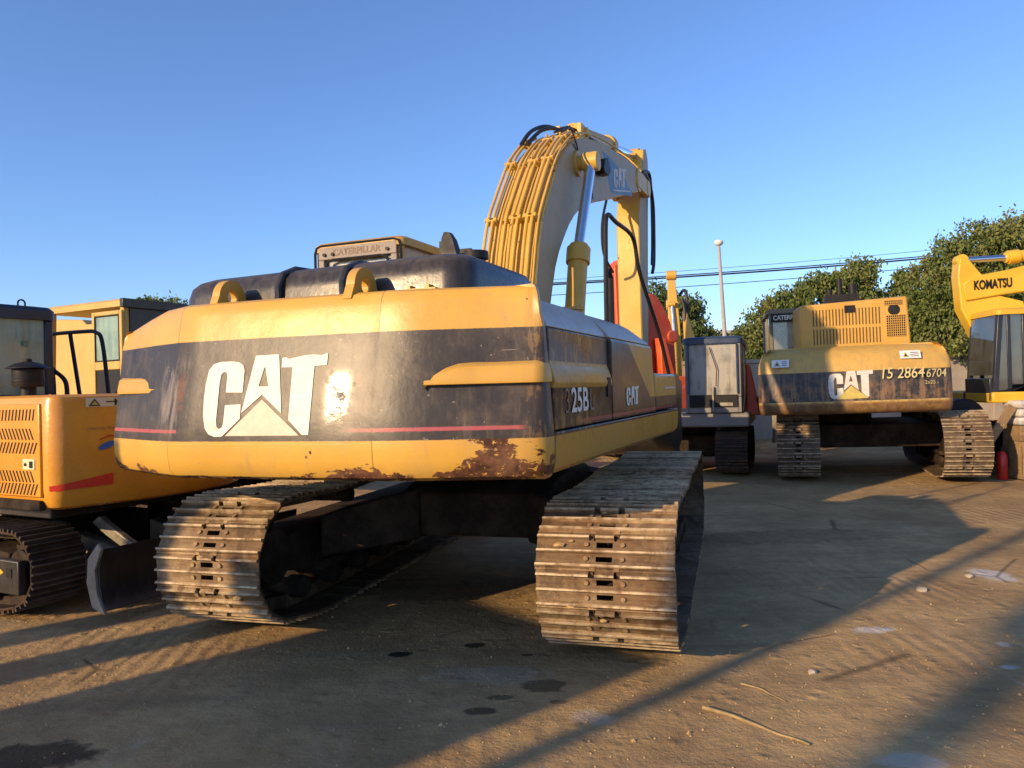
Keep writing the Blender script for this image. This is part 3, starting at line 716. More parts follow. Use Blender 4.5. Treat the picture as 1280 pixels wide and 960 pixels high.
    q = MB(); q.box(1.1, 1.548, .29, 1.33, 1.372, 1.705); q.build('step_box', M['livery'], root, .045, seg=4)
    q = MB(); q.box(1.53, 1.556, .66, 1.20, 1.565, 1.580); q.build('step_trim', M['white_worn'], root)
    pS = [(1.35, 1.135), (1.50, 1.135), (1.535, 1.165), (1.55, 1.21), (1.556, 1.364), (1.3, 1.364)]
    flank('side_skirt', -2.405, 1.34, pS)
    q = MB(); q.box(-1.50, -.55, -2.40, -.55, 1.20, 1.92); q.build('left_body', M['yellow'], root, .03)
    q = MB(); q.box(-.5, 1.15, -2.2, -.95, 1.35, 2.06); q.build('engine_block', M['black'], root)
    text('25B', 'model_lettering', M['white'], d1, (1.5495, -2.12, 1.455), (0, 1, 0), (0, 0, 1), .145, .34, .018, .002)
    text('L', 'model_letter', M['white_faint'], d1, (1.5495, -1.74, 1.455), (0, 1, 0), (0, 0, 1), .135, .09, .0, .002)
    text('3', 'worn_digit', M['white_faint'], d1, (1.5495, -2.225, 1.455), (0, 1, 0), (0, 0, 1), .14, .07, -.01, .001)
    # small CAT on the service door
    def uv2(u, v): return (1.5525, -.80+(u-322)*.00098, 1.455+(750-v)*.00048)
    shape_flat([Cc, [(470, 744), (495, 457), (575, 453), (612, 740), (572, 742), (566, 640), (512, 640), (508, 744)], [(587, 466), (737, 450), (736, 492), (696, 496), (694, 744), (630, 744), (624, 500), (588, 500)]], 'small_cat_lettering', M['white'], d2, uv2)
    # ---- cab
    cb_ = cab(root, -1.40, -.50, -.42, 1.35, 1.35, 2.98, M['yellow'], M['glass_grime'], sill=.98, roof=.09, roofm=M['yellow'])
    q = MB(); q.box(-1.36, -.54, -.452, -.425, 2.815, 2.93); q.box(-1.36, -1.30, -.452, -.425, 2.3, 2.815); q.box(-.60, -.54, -.452, -.425, 2.3, 2.815)
    q.build('rear_panel', M['panel_dusty'], cb_, .008)
    q = MB()
    q.tube([(-1.29, -.458, 2.35), (-1.29, -.458, 2.73), (-1.26, -.458, 2.79), (-1.20, -.458, 2.81), (-.70, -.458, 2.81), (-.64, -.458, 2.79), (-.61, -.458, 2.73), (-.61, -.458, 2.35)], .012, 6)
    q.tube([(-1.40, -.445, 2.35), (-1.40, -.445, 2.88), (-1.38, -.445, 2.93), (-1.33, -.445, 2.945), (-.57, -.445, 2.945), (-.52, -.445, 2.93), (-.50, -.445, 2.88), (-.50, -.445, 2.35)], .012, 6)
    q.build('window_seal', M['black'], cb_)
    text('CATERPILLAR', 'cab_lettering', M['brown_text'], cb_, (-1.20, -.4525, 2.845), (1, 0, 0), (0, 0, 1), .062, .50, .02, .003)
    q = MB(); q.box(-1.0, -.86, -.475, -.455, 2.655, 2.70); q.box(-.86, -.83, -.485, -.455, 2.64, 2.72); q.build('window_latch', M['panel_dusty'], cb_, .004)
    for x in (-1.29, -1.20, -.63):
        q = MB(); q.cyl((x, -.452, 2.86), (x, -.470, 2.86), .016, n=10); q.build('panel_bolt', M['black'], cb_)
    # ---- boom
    BO = [(.25, 1.75), (.50, 1.95), (.70, 2.25), (.83, 2.60), (.95, 3.0), (1.08, 3.32), (1.27, 3.58), (1.46, 3.82), (1.66, 4.05), (1.88, 4.24), (2.15, 4.42), (2.42, 4.55), (2.72, 4.65), (3.2, 4.76), (3.8, 4.86), (4.6, 4.96), (5.45, 5.05), (5.75, 5.06)]
    BI = [(.55, 1.6), (.95, 1.9), (1.22, 2.3), (1.36, 2.62), (1.48, 2.87), (1.62, 3.06), (1.80, 3.24), (2.02, 3.44), (2.25, 3.60), (2.50, 3.73), (2.85, 3.86), (3.3, 3.99), (3.9, 4.15), (4.7, 4.38), (5.35, 4.57), (5.75, 4.68)]
    bo = boom_beam(root, BO, BI, .27, M['yellow_boom'], 'boom', .015)
    q = MB()
    # dusty grey side plates are part of the boom skin
    for sx in (-1, 1):
        for P in ([BO, BI],):
            poly = [(p[0]+.015, p[1]-.01) for p in P[0]] + [(p[0]-.01, p[1]+.015) for p in reversed(P[1])]
            q.prism(poly, 'x', sx*.2695, sx*.274)
    q.build('boom_side_plate', M['yellow_dusty'], bo)
    q = MB(); q.cyl((-.29, 5.75, 4.87), (.29, 5.75, 4.87), .19, n=28); q.box(-.30, -.22, 5.6, 6.45, 4.74, 5.02); q.box(.22, .30, 5.6, 6.45, 4.74, 5.02); q.cyl((-.31, 6.4, 4.88), (.31, 6.4, 4.88), .14, n=24); q.build('boom_end', M['yellow_boom'], bo, .01)
    q = MB(); q.cyl((-.50, 2.36, 4.23), (.50, 2.36, 4.23), .085, n=20); q.cyl((.27, 2.36, 4.23), (.31, 2.36, 4.23), .15, n=24); q.cyl((-.31, 2.36, 4.23), (-.27, 2.36, 4.23), .15, n=24); q.build('cylinder_pin', M['yellow_boom'], bo, .006)
    # steel pipes following the back of the boom
    def off_path(pts, o_, i0, i1):
        out = []
        for i in range(i0, i1):
            a = Vector(pts[max(i-1, 0)]); c_ = Vector(pts[min(i+1, len(pts)-1)]); dd = (c_-a).normalized()
            out.append((pts[i][0]-dd.y*o_, pts[i][1]+dd.x*o_))
        return out
    for k, (x, o_, r_) in enumerate(((-.30, .070, .018), (-.242, .070, .018), (-.15, .06, .014), (-.10, .06, .014), (-.02, .070, .018), (.035, .070, .018), (.145, .080, .020), (.20, .080, .020), (.262, .055, .012))):
        pth = off_path(BO, o_, 2, 12 if k != 8 else 17)
        q = MB(); q.tube(smoothpts([(x, p[0], p[1]) for p in pth], 4), r_, 10); q.build('boom_pipe', M['yellow_boom'], bo)
    for idx in (5, 8, 10, 3):
        p = off_path(BO, .05, idx, idx+1)[0]; a = Vector(BO[idx-1]); c_ = Vector(BO[idx+1]); an = math.atan2(c_.y-a.y, c_.x-a.x)
        Mx = Matrix.Translation((0, p[0], p[1])) @ Matrix.Rotation(an, 4, 'X')
        q = MB(); q.box(-.33, -.20, -.022, .022, -.05, .042, Mx); q.box(-.06, .07, -.022, .022, -.05, .042, Mx); q.box(.10, .24, -.022, .022, -.05, .05, Mx); q.box(-.325, .235, -.008, .008, -.045, -.01, Mx)
        for xx in (-.267, 0.003, .168): q.cyl(Mx @ Vector((xx, 0, .05)), Mx @ Vector((xx, 0, .085)), .014, n=8)
        q.build('pipe_clamp', M['yellow_boom'], bo, .004)
    # rubber hoses over the knee
    hoses = [[(-.26, 1.95, 4.42), (-.24, 2.25, 4.66), (-.20, 2.70, 4.85), (-.14, 3.15, 4.91), (-.08, 3.5, 4.90)],
             [(-.20, 1.98, 4.42), (-.16, 2.35, 4.68), (-.12, 2.8, 4.84), (-.04, 3.2, 4.86), (.02, 3.45, 4.85)],
             [(.12, 2.35, 4.62), (.10, 2.6, 4.76), (.06, 3.0, 4.82)],
             [(.03, 2.3, 4.62), (.05, 2.7, 4.80), (.10, 3.1, 4.86), (.16, 4.0, 4.93), (.18, 5.2, 5.09), (.20, 5.9, 5.10)]]
    for h in hoses: q = MB(); q.tube(smoothpts(h, 6), .024 if h is not hoses[3] else .016, 8); q.build('boom_hose', M['rubber'], bo)
    q = MB(); q.tube(smoothpts([(.28, 2.1, 4.60), (.285, 2.35, 4.45), (.29, 2.40, 4.28)], 5), .008, 6); q.tube(smoothpts([(.285, 2.2, 4.42), (.285, 2.7, 4.30), (.285, 2.95, 4.02), (.285, 3.0, 3.95)], 5), .006, 6); q.build('lamp_cable', M['rubber'], bo)
    # boom lamp on the flank
    q = MB(); q.prism([(-.16, -.11), (-.20, -.02), (-.12, .08), (.06, .11), (.17, .06), (.18, -.06), (.06, -.12)], 'x', .28, .40, Matrix.Translation((0, 3.32, 4.44)) @ Matrix.Rotation(.15, 4, 'X')); q.build('boom_lamp', M['black'], bo, .02)
    # decal towards the boom end
    yz = lambda u, v: (.2755+.001*(v > 99), u, v)
    shape_flat([[(3.55, 4.72), (3.95, 4.74), (4.45, 4.73), (4.85, 4.66), (5.12, 4.56), (5.25, 4.575), (5.25, 4.50), (3.95, 4.25)]], 'boom_decal', M['blue_grey'], bo, yz)
    def uv3(u, v): return (.2785, 4.12+(u-322)*.00175, 4.37+(750-v)*.00095+(u-322)*.00038)
    shape_flat([Cc, [(470, 744), (495, 457), (575, 453), (612, 740), (572, 742), (566, 640), (512, 640), (508, 744)], [(587, 466), (737, 450), (736, 492), (696, 496), (694, 744), (630, 744), (624, 500), (588, 500)]], 'boom_cat_lettering', M['white_worn'], bo, uv3)
    shape_flat([[(4.10, 4.335), (5.15, 4.555), (5.15, 4.535), (4.10, 4.31)]], 'decal_line', M['white_worn'], bo, lambda u, v: (.2785, u, v))
    for sx in (-1, 1): cylinder(root, (sx*.45, 1.30, 1.55), (sx*.45, 1.76, 3.10), (sx*.45, 2.36, 4.23), .108, .060, M['yellow_boom'], 'boom_cylinder')
    cylinder(root, (0, 3.15, 4.86), (0, 4.95, 5.22), (0, 6.75, 5.56), .125, .068, M['yellow_boom'], 'stick_cylinder')
    q = MB(); q.box(-.17, -.11, 2.95, 3.3, 4.66, 4.93); q.box(.11, .17, 2.95, 3.3, 4.66, 4.93); q.cyl((-.2, 3.15, 4.86), (.2, 3.15, 4.86), .06, n=16); q.build('cylinder_bracket', M['yellow_boom'], bo, .01)
    # ---- stick
    ST = [(p_+.42, q_) for p_, q_ in [(5.98, 5.06), (6.20, 5.62), (6.40, 5.68), (6.52, 5.55), (6.55, 5.15), (6.42, 4.6), (6.28, 3.4), (6.10, 1.7), (5.85, 1.55), (5.70, 1.75), (5.66, 3.4), (5.66, 4.35), (5.80, 4.70)]]
    st = MB().prism(ST, 'x', -.185, .185).build('stick', M['yellow_boom'], root, .015)
    q = MB()
    for sx in (-1, 1): q.prism([(p[0]*.97+.19, p[1]*.985+.05) for p in ST], 'x', sx*.1855, sx*.189)
    q.build('stick_side_plate', M['yellow_dusty'], st)
    q = MB(); q.tube(smoothpts([(.30, 5.85, 5.05), (.28, 6.3, 5.00), (.26, 6.62, 4.7), (.24, 6.72, 4.2), (.22, 6.75, 3.75), (.22, 6.6, 3.55)], 6), .030, 8)
    q.tube(smoothpts([(.24, 5.9, 5.12), (.23, 6.5, 5.25), (.22, 6.70, 4.9), (.21, 6.74, 4.2), (.2, 6.68, 3.7)], 6), .026, 8)
    q.tube(smoothpts([(-.22, 5.3, 4.6), (-.24, 5.05, 4.15), (-.24, 5.10, 3.7), (-.2, 5.5, 3.45)], 6), .022, 8); ho = q.build('stick_hose', M['rubber'], st); ho.location.y = .32
    # bucket curled under the stick
    bk = []
    for k in range(15):
        a = R_(55+k*15); bk.append((5.55+.62*math.cos(a)*1.0, 1.15+.62*math.sin(a)))
    inner = [(5.55+.56*math.cos(R_(55+k*15)), 1.15+.56*math.sin(R_(55+k*15))) for k in range(14, -1, -1)]
    q = MB(); q.prism(bk+inner, 'x', -.80, .80)
    for sx in (-.82, .78): q.prism(bk+[(5.95, .75)], 'x', sx, sx+.04)
    q.box(-.22, -.17, 5.45, 5.95, 1.55, 1.95); q.box(.17, .22, 5.45, 5.95, 1.55, 1.95)
    bkt = q.build('bucket', M['black_paint'], root, .008)
    for k in range(5):
        x = -.72+k*.36; q = MB(); q.loft([[(x-.05, 5.88, .62), (x+.05, 5.88, .62), (x+.05, 5.98, .70), (x-.05, 5.98, .70)], [(x-.03, 6.06, .50), (x+.03, 6.06, .50), (x+.03, 6.08, .53), (x-.03, 6.08, .53)]]); q.build('bucket_tooth', M['steel_dark'], bkt)
    # ---- handrail on the right, fuel cap
    q = MB(); q.tube(smoothpts([(1.36, -.58, 2.08), (1.36, -.56, 2.50), (1.36, -.53, 2.84), (1.36, -.45, 2.94), (1.36, -.2, 2.93), (1.36, .25, 2.93), (1.37, .42, 2.86), (1.39, .52, 2.6), (1.46, .95, 2.1), (1.50, 1.2, 1.70)], 5), .018, 10)
    q.tube([(1.36, -.42, 2.06), (1.36, -.42, 2.45), (1.36, -.50, 2.5)], .024, 8)
    q.build('handrail', M['black'], root)
    q = MB(); q.cyl((1.12, -.75, 2.12), (1.12, -.75, 2.18), .09, n=18); q.cyl((1.12, -.75, 2.18), (1.12, -.75, 2.20), .11, n=18); q.tube([(1.12, -.66, 2.14), (1.12, -.64, 2.4), (1.12, -.64, 2.52)], .008, 6); q.build('filler_cap', M['yellow'], root)
    return root
M['yellow_clean'] = paint('cleaner_yellow', (.60, .34, .055), .38, .15, .25)
M['black_gloss'] = simple('glossy_black_shoulder', (.02, .022, .03), .16, 0, .2, 4, .05, spec=.8)
M['white_faint'] = simple('faint_lettering', (.20, .16, .13), .6, 0, .3, 30, .1)
MAIN = main_excavator(); lift(MAIN)

# ================================================================ FAR EXCAVATOR (rear view, right of centre)
CATC = [(460, 590), (460, 510), (440, 481), (415, 477), (370, 478), (345, 487), (330, 510), (323, 560), (322, 620), (326, 680), (337, 722), (352, 742), (375, 750), (402, 748), (460, 683), (458, 632), (402, 636), (402, 700), (388, 722), (375, 690), (374, 560), (386, 515), (400, 530), (400, 590)]
CATA = [[(462, 664), (495, 457), (532, 455), (532, 498), (514, 568), (530, 568), (529, 597)], [(532, 455), (575, 453), (600, 662), (529, 597), (530, 568), (548, 567), (532, 498)]]
CATT = [(587, 455), (737, 450), (736, 492), (696, 496), (694, 734), (674, 735), (625, 684), (624, 500), (588, 500)]
def far_excavator():
    root = thing('excavator', 'faded yellow crawler excavator at the right rear with yellow hand painted numbers on its counterweight', 'excavator', (6.08, 14.5, 0), 15, 'parked yellow excavators')
    for x in (-1.22, 1.22): track(root, x, .66, 4.9, 1.12, 47, M['tread2'], yaw=5, off=(.60, 0))
    q = MB(); q.prism([(-1.2, .50), (-1.2, .9), (1.2, .9), (1.2, .50)], 'x', -.42, 1.62); q.cyl((0, 0, .9), (0, 0, 1.12), .7, n=32); q.build('chassis', M['steel_dark'], root, .02)
    q = MB(); q.box(-1.35, 1.3, -2.3, 1.6, 1.10, 1.35); q.build('deck_frame', M['black_paint'], root, .01)
    base = [(1.42, -2.3)] + arc_corner(1.26, -2.50, .16, -5, -80, 6) + [(.8, -2.76), (.4, -2.81), (0, -2.83), (-.4, -2.81), (-.8, -2.76)] + arc_corner(-1.26, -2.50, .16, -100, -175, 6) + [(-1.42, -2.3)]
    prof = [(1.07, .16), (1.08, .10), (1.11, .05), (1.16, .02), (1.24, 0.), (1.27, .0), (1.74, .02), (1.80, .03), (1.90, .07), (2.0, .14), (2.07, .23), (2.12, .36), (2.15, .5)]
    cw = MB().loft(cw_rings(base, prof, 1.42)).build('counterweight', M['livery2'], root, smooth=40)
    def uv(u, v):
        x = -.40+(u-322)*.001566; z = 1.745-(v-452)*.00145; return (x, -2.836+.02*(z-1.27)/.47+.05*(x/.4)**2*.4, z)
    shape_flat([CATC]+CATA+[CATT], 'cat_lettering', M['white_worn'], cw, uv)
    shape_flat([[(395, 756), (530, 612), (690, 748)]], 'lettering_triangle', M['tri2'], cw, uv)
    q = text('15 2864', 'painted_number', M['chalk'], cw, (.37, -2.822, 1.60), (1, .10, 0), (0, 0, 1), .17, .60, .004, .012, slant=.12)
    q = text('6704', 'painted_number', M['chalk'], cw, (1.0, -2.74, 1.60), (1, .36, 0), (0, 0, 1), .13, .32, .002, .012, slant=.12)
    text('2x25 -', 'painted_note', M['chalk'], cw, (.98, -2.742, 1.50), (1, .36, 0), (0, 0, 1), .055, .22, .0, .012)
    for x, z, s_ in ((-1.22, 1.84, .26), (.66, 1.90, .30)):
        q = MB(); q.box(x, x+s_, -.006, 0, 0, .13)
        tl = q.build('warning_sticker', M['sticker_white'], cw); k = 1 if x > 0 else -1
        tl.matrix_local = Matrix.Translation((0, -2.735 if x > 0 else -2.71, z)) @ Matrix.Translation((x, 0, 0)) @ Matrix.Rotation(k*.12, 4, 'Z') @ Matrix.Translation((-x, 0, 0)) @ Matrix.Rotation(-.38, 4, 'X')
        q = MB(); q.prism([(x+.03, .02), (x+.13, .02), (x+.08, .11)], 'y', -.010, -.006); q.build('warning_triangle', M['tri2'], tl)
        q = MB(); q.prism([(x+.055, .032), (x+.105, .032), (x+.08, .078)], 'y', -.012, -.010); [q.box(x+.15, x+s_-.03, -.010, -.006, .03+.03*j, .04+.03*j) for j in range(3)]; q.build('sticker_print', M['dark_frame'], tl)
    # hood with louvres
    h = MB(); h.prism([(-.72, 2.10), (-.72, 2.86), (.92, 2.92), (.96, 2.10)], 'y', -2.15, -.6); hd = h.build('engine_hood', M['yellow'], root, .03)
    for i in range(21):
        x = -.50+.05*i
        for (z0, z1) in ((2.20, 2.45), (2.50, 2.77)):
            if .02 < x < .22 and z0 > 2.45 and 0: continue
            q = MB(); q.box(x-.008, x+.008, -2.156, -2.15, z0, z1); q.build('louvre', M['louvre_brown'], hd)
    for (x0, x1, z0, z1) in ((-.02, .14, 2.70, 2.82),): q = MB(); q.box(x0, x1, -2.162, -2.15, z0, z1); q.build('vent_opening', M['black'], hd)
    for (x0, x1, z0, z1) in ((.60, .88, 2.28, 2.62), (.58, .84, 2.79, 2.86)):
        q = MB(); q.box(x0, x1, -2.158, -2.15, z0, z1); g1 = q.build('grille', M['black'], hd)
        q = MB(); nx = 9; nz_ = max(2, int((z1-z0)/.035))
        for i in range(nx+1): q.box(x0+(x1-x0)*i/nx-.004, x0+(x1-x0)*i/nx+.004, -2.164, -2.157, z0, z1)
        for i in range(nz_+1): q.box(x0, x1, -2.166, -2.1585, z0+(z1-z0)*i/nz_-.004, z0+(z1-z0)*i/nz_+.004)
        q.build('grille_mesh', M['yellow'], g1)
    q = MB(); q.lathe([(.09, 0), (.085, .012), (.05, .016), (.02, .018)], (.72, -2.15, 2.71), (0, -1, 0), 22); q.build('round_badge', M['black'], hd)
    # soot dark exhaust and bars above the hood
    q = MB(); q.cyl((.06, -1.2, 2.8), (.06, -1.2, 3.38), .05, n=14); q.box(-.18, .36, -1.3, -1.0, 2.85, 3.10); q.cyl((.28, -1.15, 3.05), (.28, -1.15, 3.28), .07, n=12); q.cyl((-.10, -1.15, 3.05), (-.10, -1.15, 3.2), .05, n=12); q.build('exhaust_stack', M['black'], root)
    c = cab(root, -1.12, -.38, -1.05, .9, 1.35, 2.93, M['grey_olive'], M['glass'], sill=.78, roof=.08)
    q = MB(); q.box(-1.09, -.41, -1.085, -1.055, 2.69, 2.84); q.build('name_plate', M['black'], c)
    text('CATERPILLAR', 'cab_lettering', M['white'], c, (-1.05, -1.087, 2.725), (1, 0, 0), (0, 0, 1), .085, .58, .02, .004)
    q = MB(); q.box(-1.0, 1.35, .2, 1.6, 1.35, 1.9); q.box(.55, 1.42, -2.1, 1.4, 1.3, 2.0); q.build('side_body', M['yellow'], root, .03)
    # boom going away in front, bucket on the ground beyond
    BO = [(.4, 1.7), (.9, 2.1), (1.7, 2.55), (3.0, 2.75), (5.6, 2.35)]; BI = [(.9, 1.6), (1.5, 1.95), (2.1, 2.2), (3.2, 2.3), (5.5, 2.05)]
    boom_beam(root, BO, BI, .25, M['yellow_boom'])
    q = MB(); q.prism([(5.3, 2.4), (5.7, 2.3), (5.0, .8), (4.7, .9)], 'x', -.18, .18); q.build('stick', M['yellow_boom'], root, .02)
    bk = [(4.6+.6*math.cos(R_(60+k*15)), .68+.6*math.sin(R_(60+k*15))) for k in range(15)]; bi = [(4.6+.54*math.cos(R_(60+k*15)), .68+.54*math.sin(R_(60+k*15))) for k in range(14, -1, -1)]
    q = MB(); q.prism(bk+bi, 'x', -.8, .8); b_ = q.build('bucket', M['steel_light'], root, .01)
    for k in range(5): x = -.7+.35*k; q = MB(); q.box(x-.05, x+.05, 4.0, 4.12, .15, .40); q.build('bucket_tooth', M['steel_light'], b_)
    root.rotation_euler = (0, R_(-.7), -R_(15))
    return root
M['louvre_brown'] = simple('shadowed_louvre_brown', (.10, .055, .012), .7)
M['grey_olive'] = paint('olive_dusty_frame', (.17, .14, .08), .5, .4, .2)
M['steel_light'] = simple('worn_bucket_steel', (.27, .24, .19), .5, .3, .3, 6, .3)
FAR = far_excavator(); lift(FAR)

# ================================================================ ORANGE COMPACT EXCAVATOR (left)
def orange_excavator():
    root = thing('compact_excavator', 'orange compact excavator at the left edge with louvred side door and red reflector strip', 'excavator', (-4.34, 7.23, 0), -62)
    body = MB()
    # rounded tail in plan, lofted
    def ring(z, ins):
        P = [(-.99+ins, .10)]
        P += [(-.99+ins, -1.48)] + [(-.87+(.12-ins)*math.cos(R_(a)), -1.48+(.12-ins)*math.sin(R_(a))) for a in (200, 220, 240, 255)]
        P += [(-.6, -1.68+ins), (-.2, -1.76+ins), (.2, -1.76+ins), (.6, -1.66+ins), (.85, -1.5+ins), (.99-ins, -1.2), (.99-ins, .10)]
        return [(x, y, z) for x, y in P]
    body.loft([ring(.80, .07), ring(.82, .03), ring(.87, .008), ring(.95, 0), ring(1.60, 0), ring(1.645, .015), ring(1.665, .05)])
    bd = body.build('engine_body', M['orange'], root, .0, smooth=35)
    # side door with louvres, proud of the body
    dr = MB(); dr.box(-1.008, -.985, -1.46, -.2, .90, 1.60); d = dr.build('side_door', M['orange'], root, .008)
    def louv(y0, z0, n, sl, h=.085):
        for i in range(n):
            y = y0+i*.045
            q = MB(); q.loft([[(-1.0085, y-.008, z0), (-1.0085, y+.008, z0), (-1.0105, y+.008, z0), (-1.0105, y-.008, z0)], [(-1.0085, y-.008+sl, z0+h), (-1.0085, y+.008+sl, z0+h), (-1.0105, y+.008+sl, z0+h), (-1.0105, y-.008+sl, z0+h)]])
            q.build('louvre', M['black'], d)
    louv(-1.38, 1.475, 13, -.02); louv(-1.38, 1.33, 13, .045); louv(-1.38, 1.225, 13, -.045); louv(-1.38, 1.01, 13, .045); louv(-1.38, .915, 13, -.045)
    q = MB(); q.box(-1.016, -1.008, -1.40, -1.25, 1.105, 1.185); lt = q.build('door_latch', M['sticker'], d, .006)
    q = MB(); q.box(-1.020, -1.016, -1.38, -1.34, 1.12, 1.17); q.cyl((-1.016, -1.29, 1.145), (-1.024, -1.29, 1.145), .012, n=10); q.build('latch_hole', M['black'], lt)
    q = MB(); q.box(-1.015, -.96, -1.45, .2, .80, .875); q.build('lower_trim', M['steel_dark'], root, .006)
    # red reflector, stickers hugging the tail
    def tail(x, z, o_=.004):
        import bisect
        P = [(-.99, -1.48), (-.983, -1.521), (-.962, -1.557), (-.93, -1.584), (-.901, -1.596), (-.6, -1.68), (-.2, -1.76), (.2, -1.76)]
        for i in range(len(P)-1):
            if P[i][0] <= x <= P[i+1][0]:
                t = (x-P[i][0])/(P[i+1][0]-P[i][0]); return (x-.3*o_, P[i][1]+(P[i+1][1]-P[i][1])*t-o_, z)
        return (x, -1.76-o_, z)
    def sheet(nm, m, x0, x1, z0a, z0b, z1a, z1b, o_=.005, n=14, parent=bd):
        q = MB(); V = []
        for i in range(n+1):
            t = i/n; x = x0+(x1-x0)*t; V.append((q.bm.verts.new(tail(x, z0a+(z0b-z0a)*t, o_)), q.bm.verts.new(tail(x, z1a+(z1b-z1a)*t, o_))))
        for i in range(n): q.bm.faces.new((V[i][0], V[i+1][0], V[i+1][1], V[i][1]))
        return q.build(nm, m, parent)
    sheet('red_reflector', M['red_sticker'], -.982, -.58, .945, .96, .985, 1.05)
    sheet('warning_sticker', M['sticker'], -.76, -.50, 1.565, 1.565, 1.635, 1.635)
    shape_flat([[(-.74, 1.572), (-.66, 1.572), (-.70, 1.628)], [(-.62, 1.598), (-.53, 1.600), (-.53, 1.608), (-.62, 1.606)], [(-.56, 1.575), (-.545, 1.575), (-.545, 1.625), (-.56, 1.625)]], 'sticker_print', M['black'], bd, lambda u, v: tail(u, v, .009))
    shape_flat([[(-.725, 1.580), (-.675, 1.580), (-.70, 1.614)]], 'sticker_triangle', M['tri2'], bd, lambda u, v: tail(u, v, .012))
    el = [(-.62+.06*math.cos(a*PI/10), 1.265+.026*math.sin(a*PI/10)+.02*math.cos(a*PI/10)) for a in range(20)]
    shape_flat([el], 'round_emblem', M['blue'], bd, lambda u, v: tail(u, v, .008))
    shape_flat([[(-.62+(p_+.52)*.62, 1.265+(q_-1.27)*.7) for p_, q_ in P_] for P_ in [[(-.61, 1.33), (-.48, 1.37), (-.42, 1.35), (-.40, 1.30), (-.41, 1.36), (-.48, 1.385), (-.6, 1.345)], [(-.60, 1.27), (-.58, 1.31), (-.54, 1.335), (-.57, 1.32), (-.59, 1.29)]]], 'emblem_swirl', M['red'], bd, lambda u, v: tail(u, v, .008))
    text('Heavy Equip', 'tail_lettering', M['brown_text'], bd, (-.76, -1.648, 1.385), (1, -.28, 0), (0, 0, 1), .028, .26, .0, .012)
    # deck and floor
    q = MB(); q.box(-.95, .95, .1, 1.35, .84, 1.05); q.box(-.9, .9, -1.4, 1.2, .72, .84); q.build('deck_frame', M['black_paint'], root, .01)
    q = MB(); q.cyl((0, 0, .60), (0, 0, .76), .45, n=30); q.build('swing_ring', M['steel_dark'], root)
    q = MB(); q.box(.35, .98, .1, 1.1, 1.05, 1.66); q.build('right_body', M['orange'], root, .03)
    cb = cab(root, -.98, -.06, -.08, 1.25, 1.0, 2.50, M['dark_frame'], M['glass_green'], sill=.68, post=.075, roof=.13)
    text('R2', 'window_sticker', M['green'], cb, (-.34, -.066, 2.12), (1, 0, 0), (0, 0, 1), .05, .06, .01, .004)
    q = MB(); q.tube(smoothpts([(-.30, .05, 2.49), (-.30, .05, 2.54), (-.27, .05, 2.56), (-.24, .05, 2.54), (-.24, .05, 2.49)], 4), .008, 6); q.build('lifting_eye', M['black'], cb)
    q = MB(); x, y = -.62, -.65
    q.lathe([(.06, 1.66), (.06, 1.74)], (x, y, 0)); q.lathe([(.11, 1.74), (.118, 1.76), (.118, 1.885), (.11, 1.895)], (x, y, 0)); q.lathe([(.165, 1.895), (.16, 1.905), (.10, 1.935), (.03, 1.955), (.03, 1.975), (.0001, 1.98)], (x, y, 0)); q.lathe([(.124, 1.79), (.124, 1.80)], (x, y, 0))
    q.build('air_intake_cap', M['black'], root)
    q = MB(); q.tube(smoothpts([(.4, .9, 1.66), (.4, .88, 2.26), (.4, .80, 2.31), (.4, .2, 2.31), (.4, -.02, 2.29), (.4, -.12, 2.18), (.4, -.20, 1.66)], 5), .020, 8); q.tube([(.4, .40, 2.30), (.4, .26, 1.66)], .02, 8); q.build('handrail', M['black'], root)
    for k, (a, b_) in enumerate((((.10, .5), (.18, .45)), ((.16, .42), (.22, .30)))):
        q = MB(); q.tube(smoothpts([(a[0], a[1], 1.6), (a[0], a[1], 1.95), ((a[0]+b_[0])/2, (a[1]+b_[1])/2-.06, 2.02-.12*k), (b_[0], b_[1]-.1, 1.9-.1*k), (b_[0], b_[1]-.12, 1.62)], 5), .022, 8); q.build('hose', M['rubber'], root)
    BO = [(.9, 1.1), (1.1, 1.9), (1.9, 2.7), (2.8, 2.9), (3.8, 2.6)]; BI = [(1.3, 1.1), (1.5, 1.7), (2.1, 2.35), (2.8, 2.55), (3.7, 2.35)]
    boom_beam(root, BO, BI, .14, M['orange'])
    # undercarriage
    for x in (-.82, .82): track(root, x, .42, 2.75, .70, 38, M['tread3'], yaw=0, holes=False)
    q = MB(); q.box(-.6, .6, -.5, .5, .30, .60); q.build('chassis', M['steel_dark'], root, .02)
    q = MB(); q.prism([(-1.25, .22), (-1.25, .48), (.9, .48), (.9, .22)], 'x', -1.065, -1.0); cvr = q.build('track_cover', M['black_paint'], root, .01)
    shape_flat([[(-1.02, .375), (-.86, .375), (-.86, .395), (-1.02, .395)], [(-1.06, .385), (-1.00, .355), (-1.00, .415)]], 'yellow_arrow', M['yellow3'], cvr, lambda u, v: (-1.068, u, v))
    q = MB(); q.box(-1.071, -1.066, -1.17, -1.10, .35, .42); q.build('cover_slot', M['black'], cvr)
    # blade
    sec = [(-1.86, .10), (-1.93, .16), (-1.965, .28), (-1.965, .40), (-1.93, .54), (-1.90, .56), (-1.90, .53), (-1.93, .40), (-1.93, .28), (-1.90, .17), (-1.84, .11)]
    q = MB(); q.prism([(-(p[0])-3.72, p[1]) for p in sec], 'x', -.78, 1.25); bl = q.build('dozer_blade', M['black_paint'], root, .004)
    q = MB(); q.prism([(-1.87, .08), (-1.72, .12), (-1.66, .30), (-1.68, .48), (-1.80, .60), (-1.84, .56), (-1.76, .40), (-1.78, .22)], 'x', -.80, -.775); q.build('blade_end_plate', M['steel_light'], bl, .003)
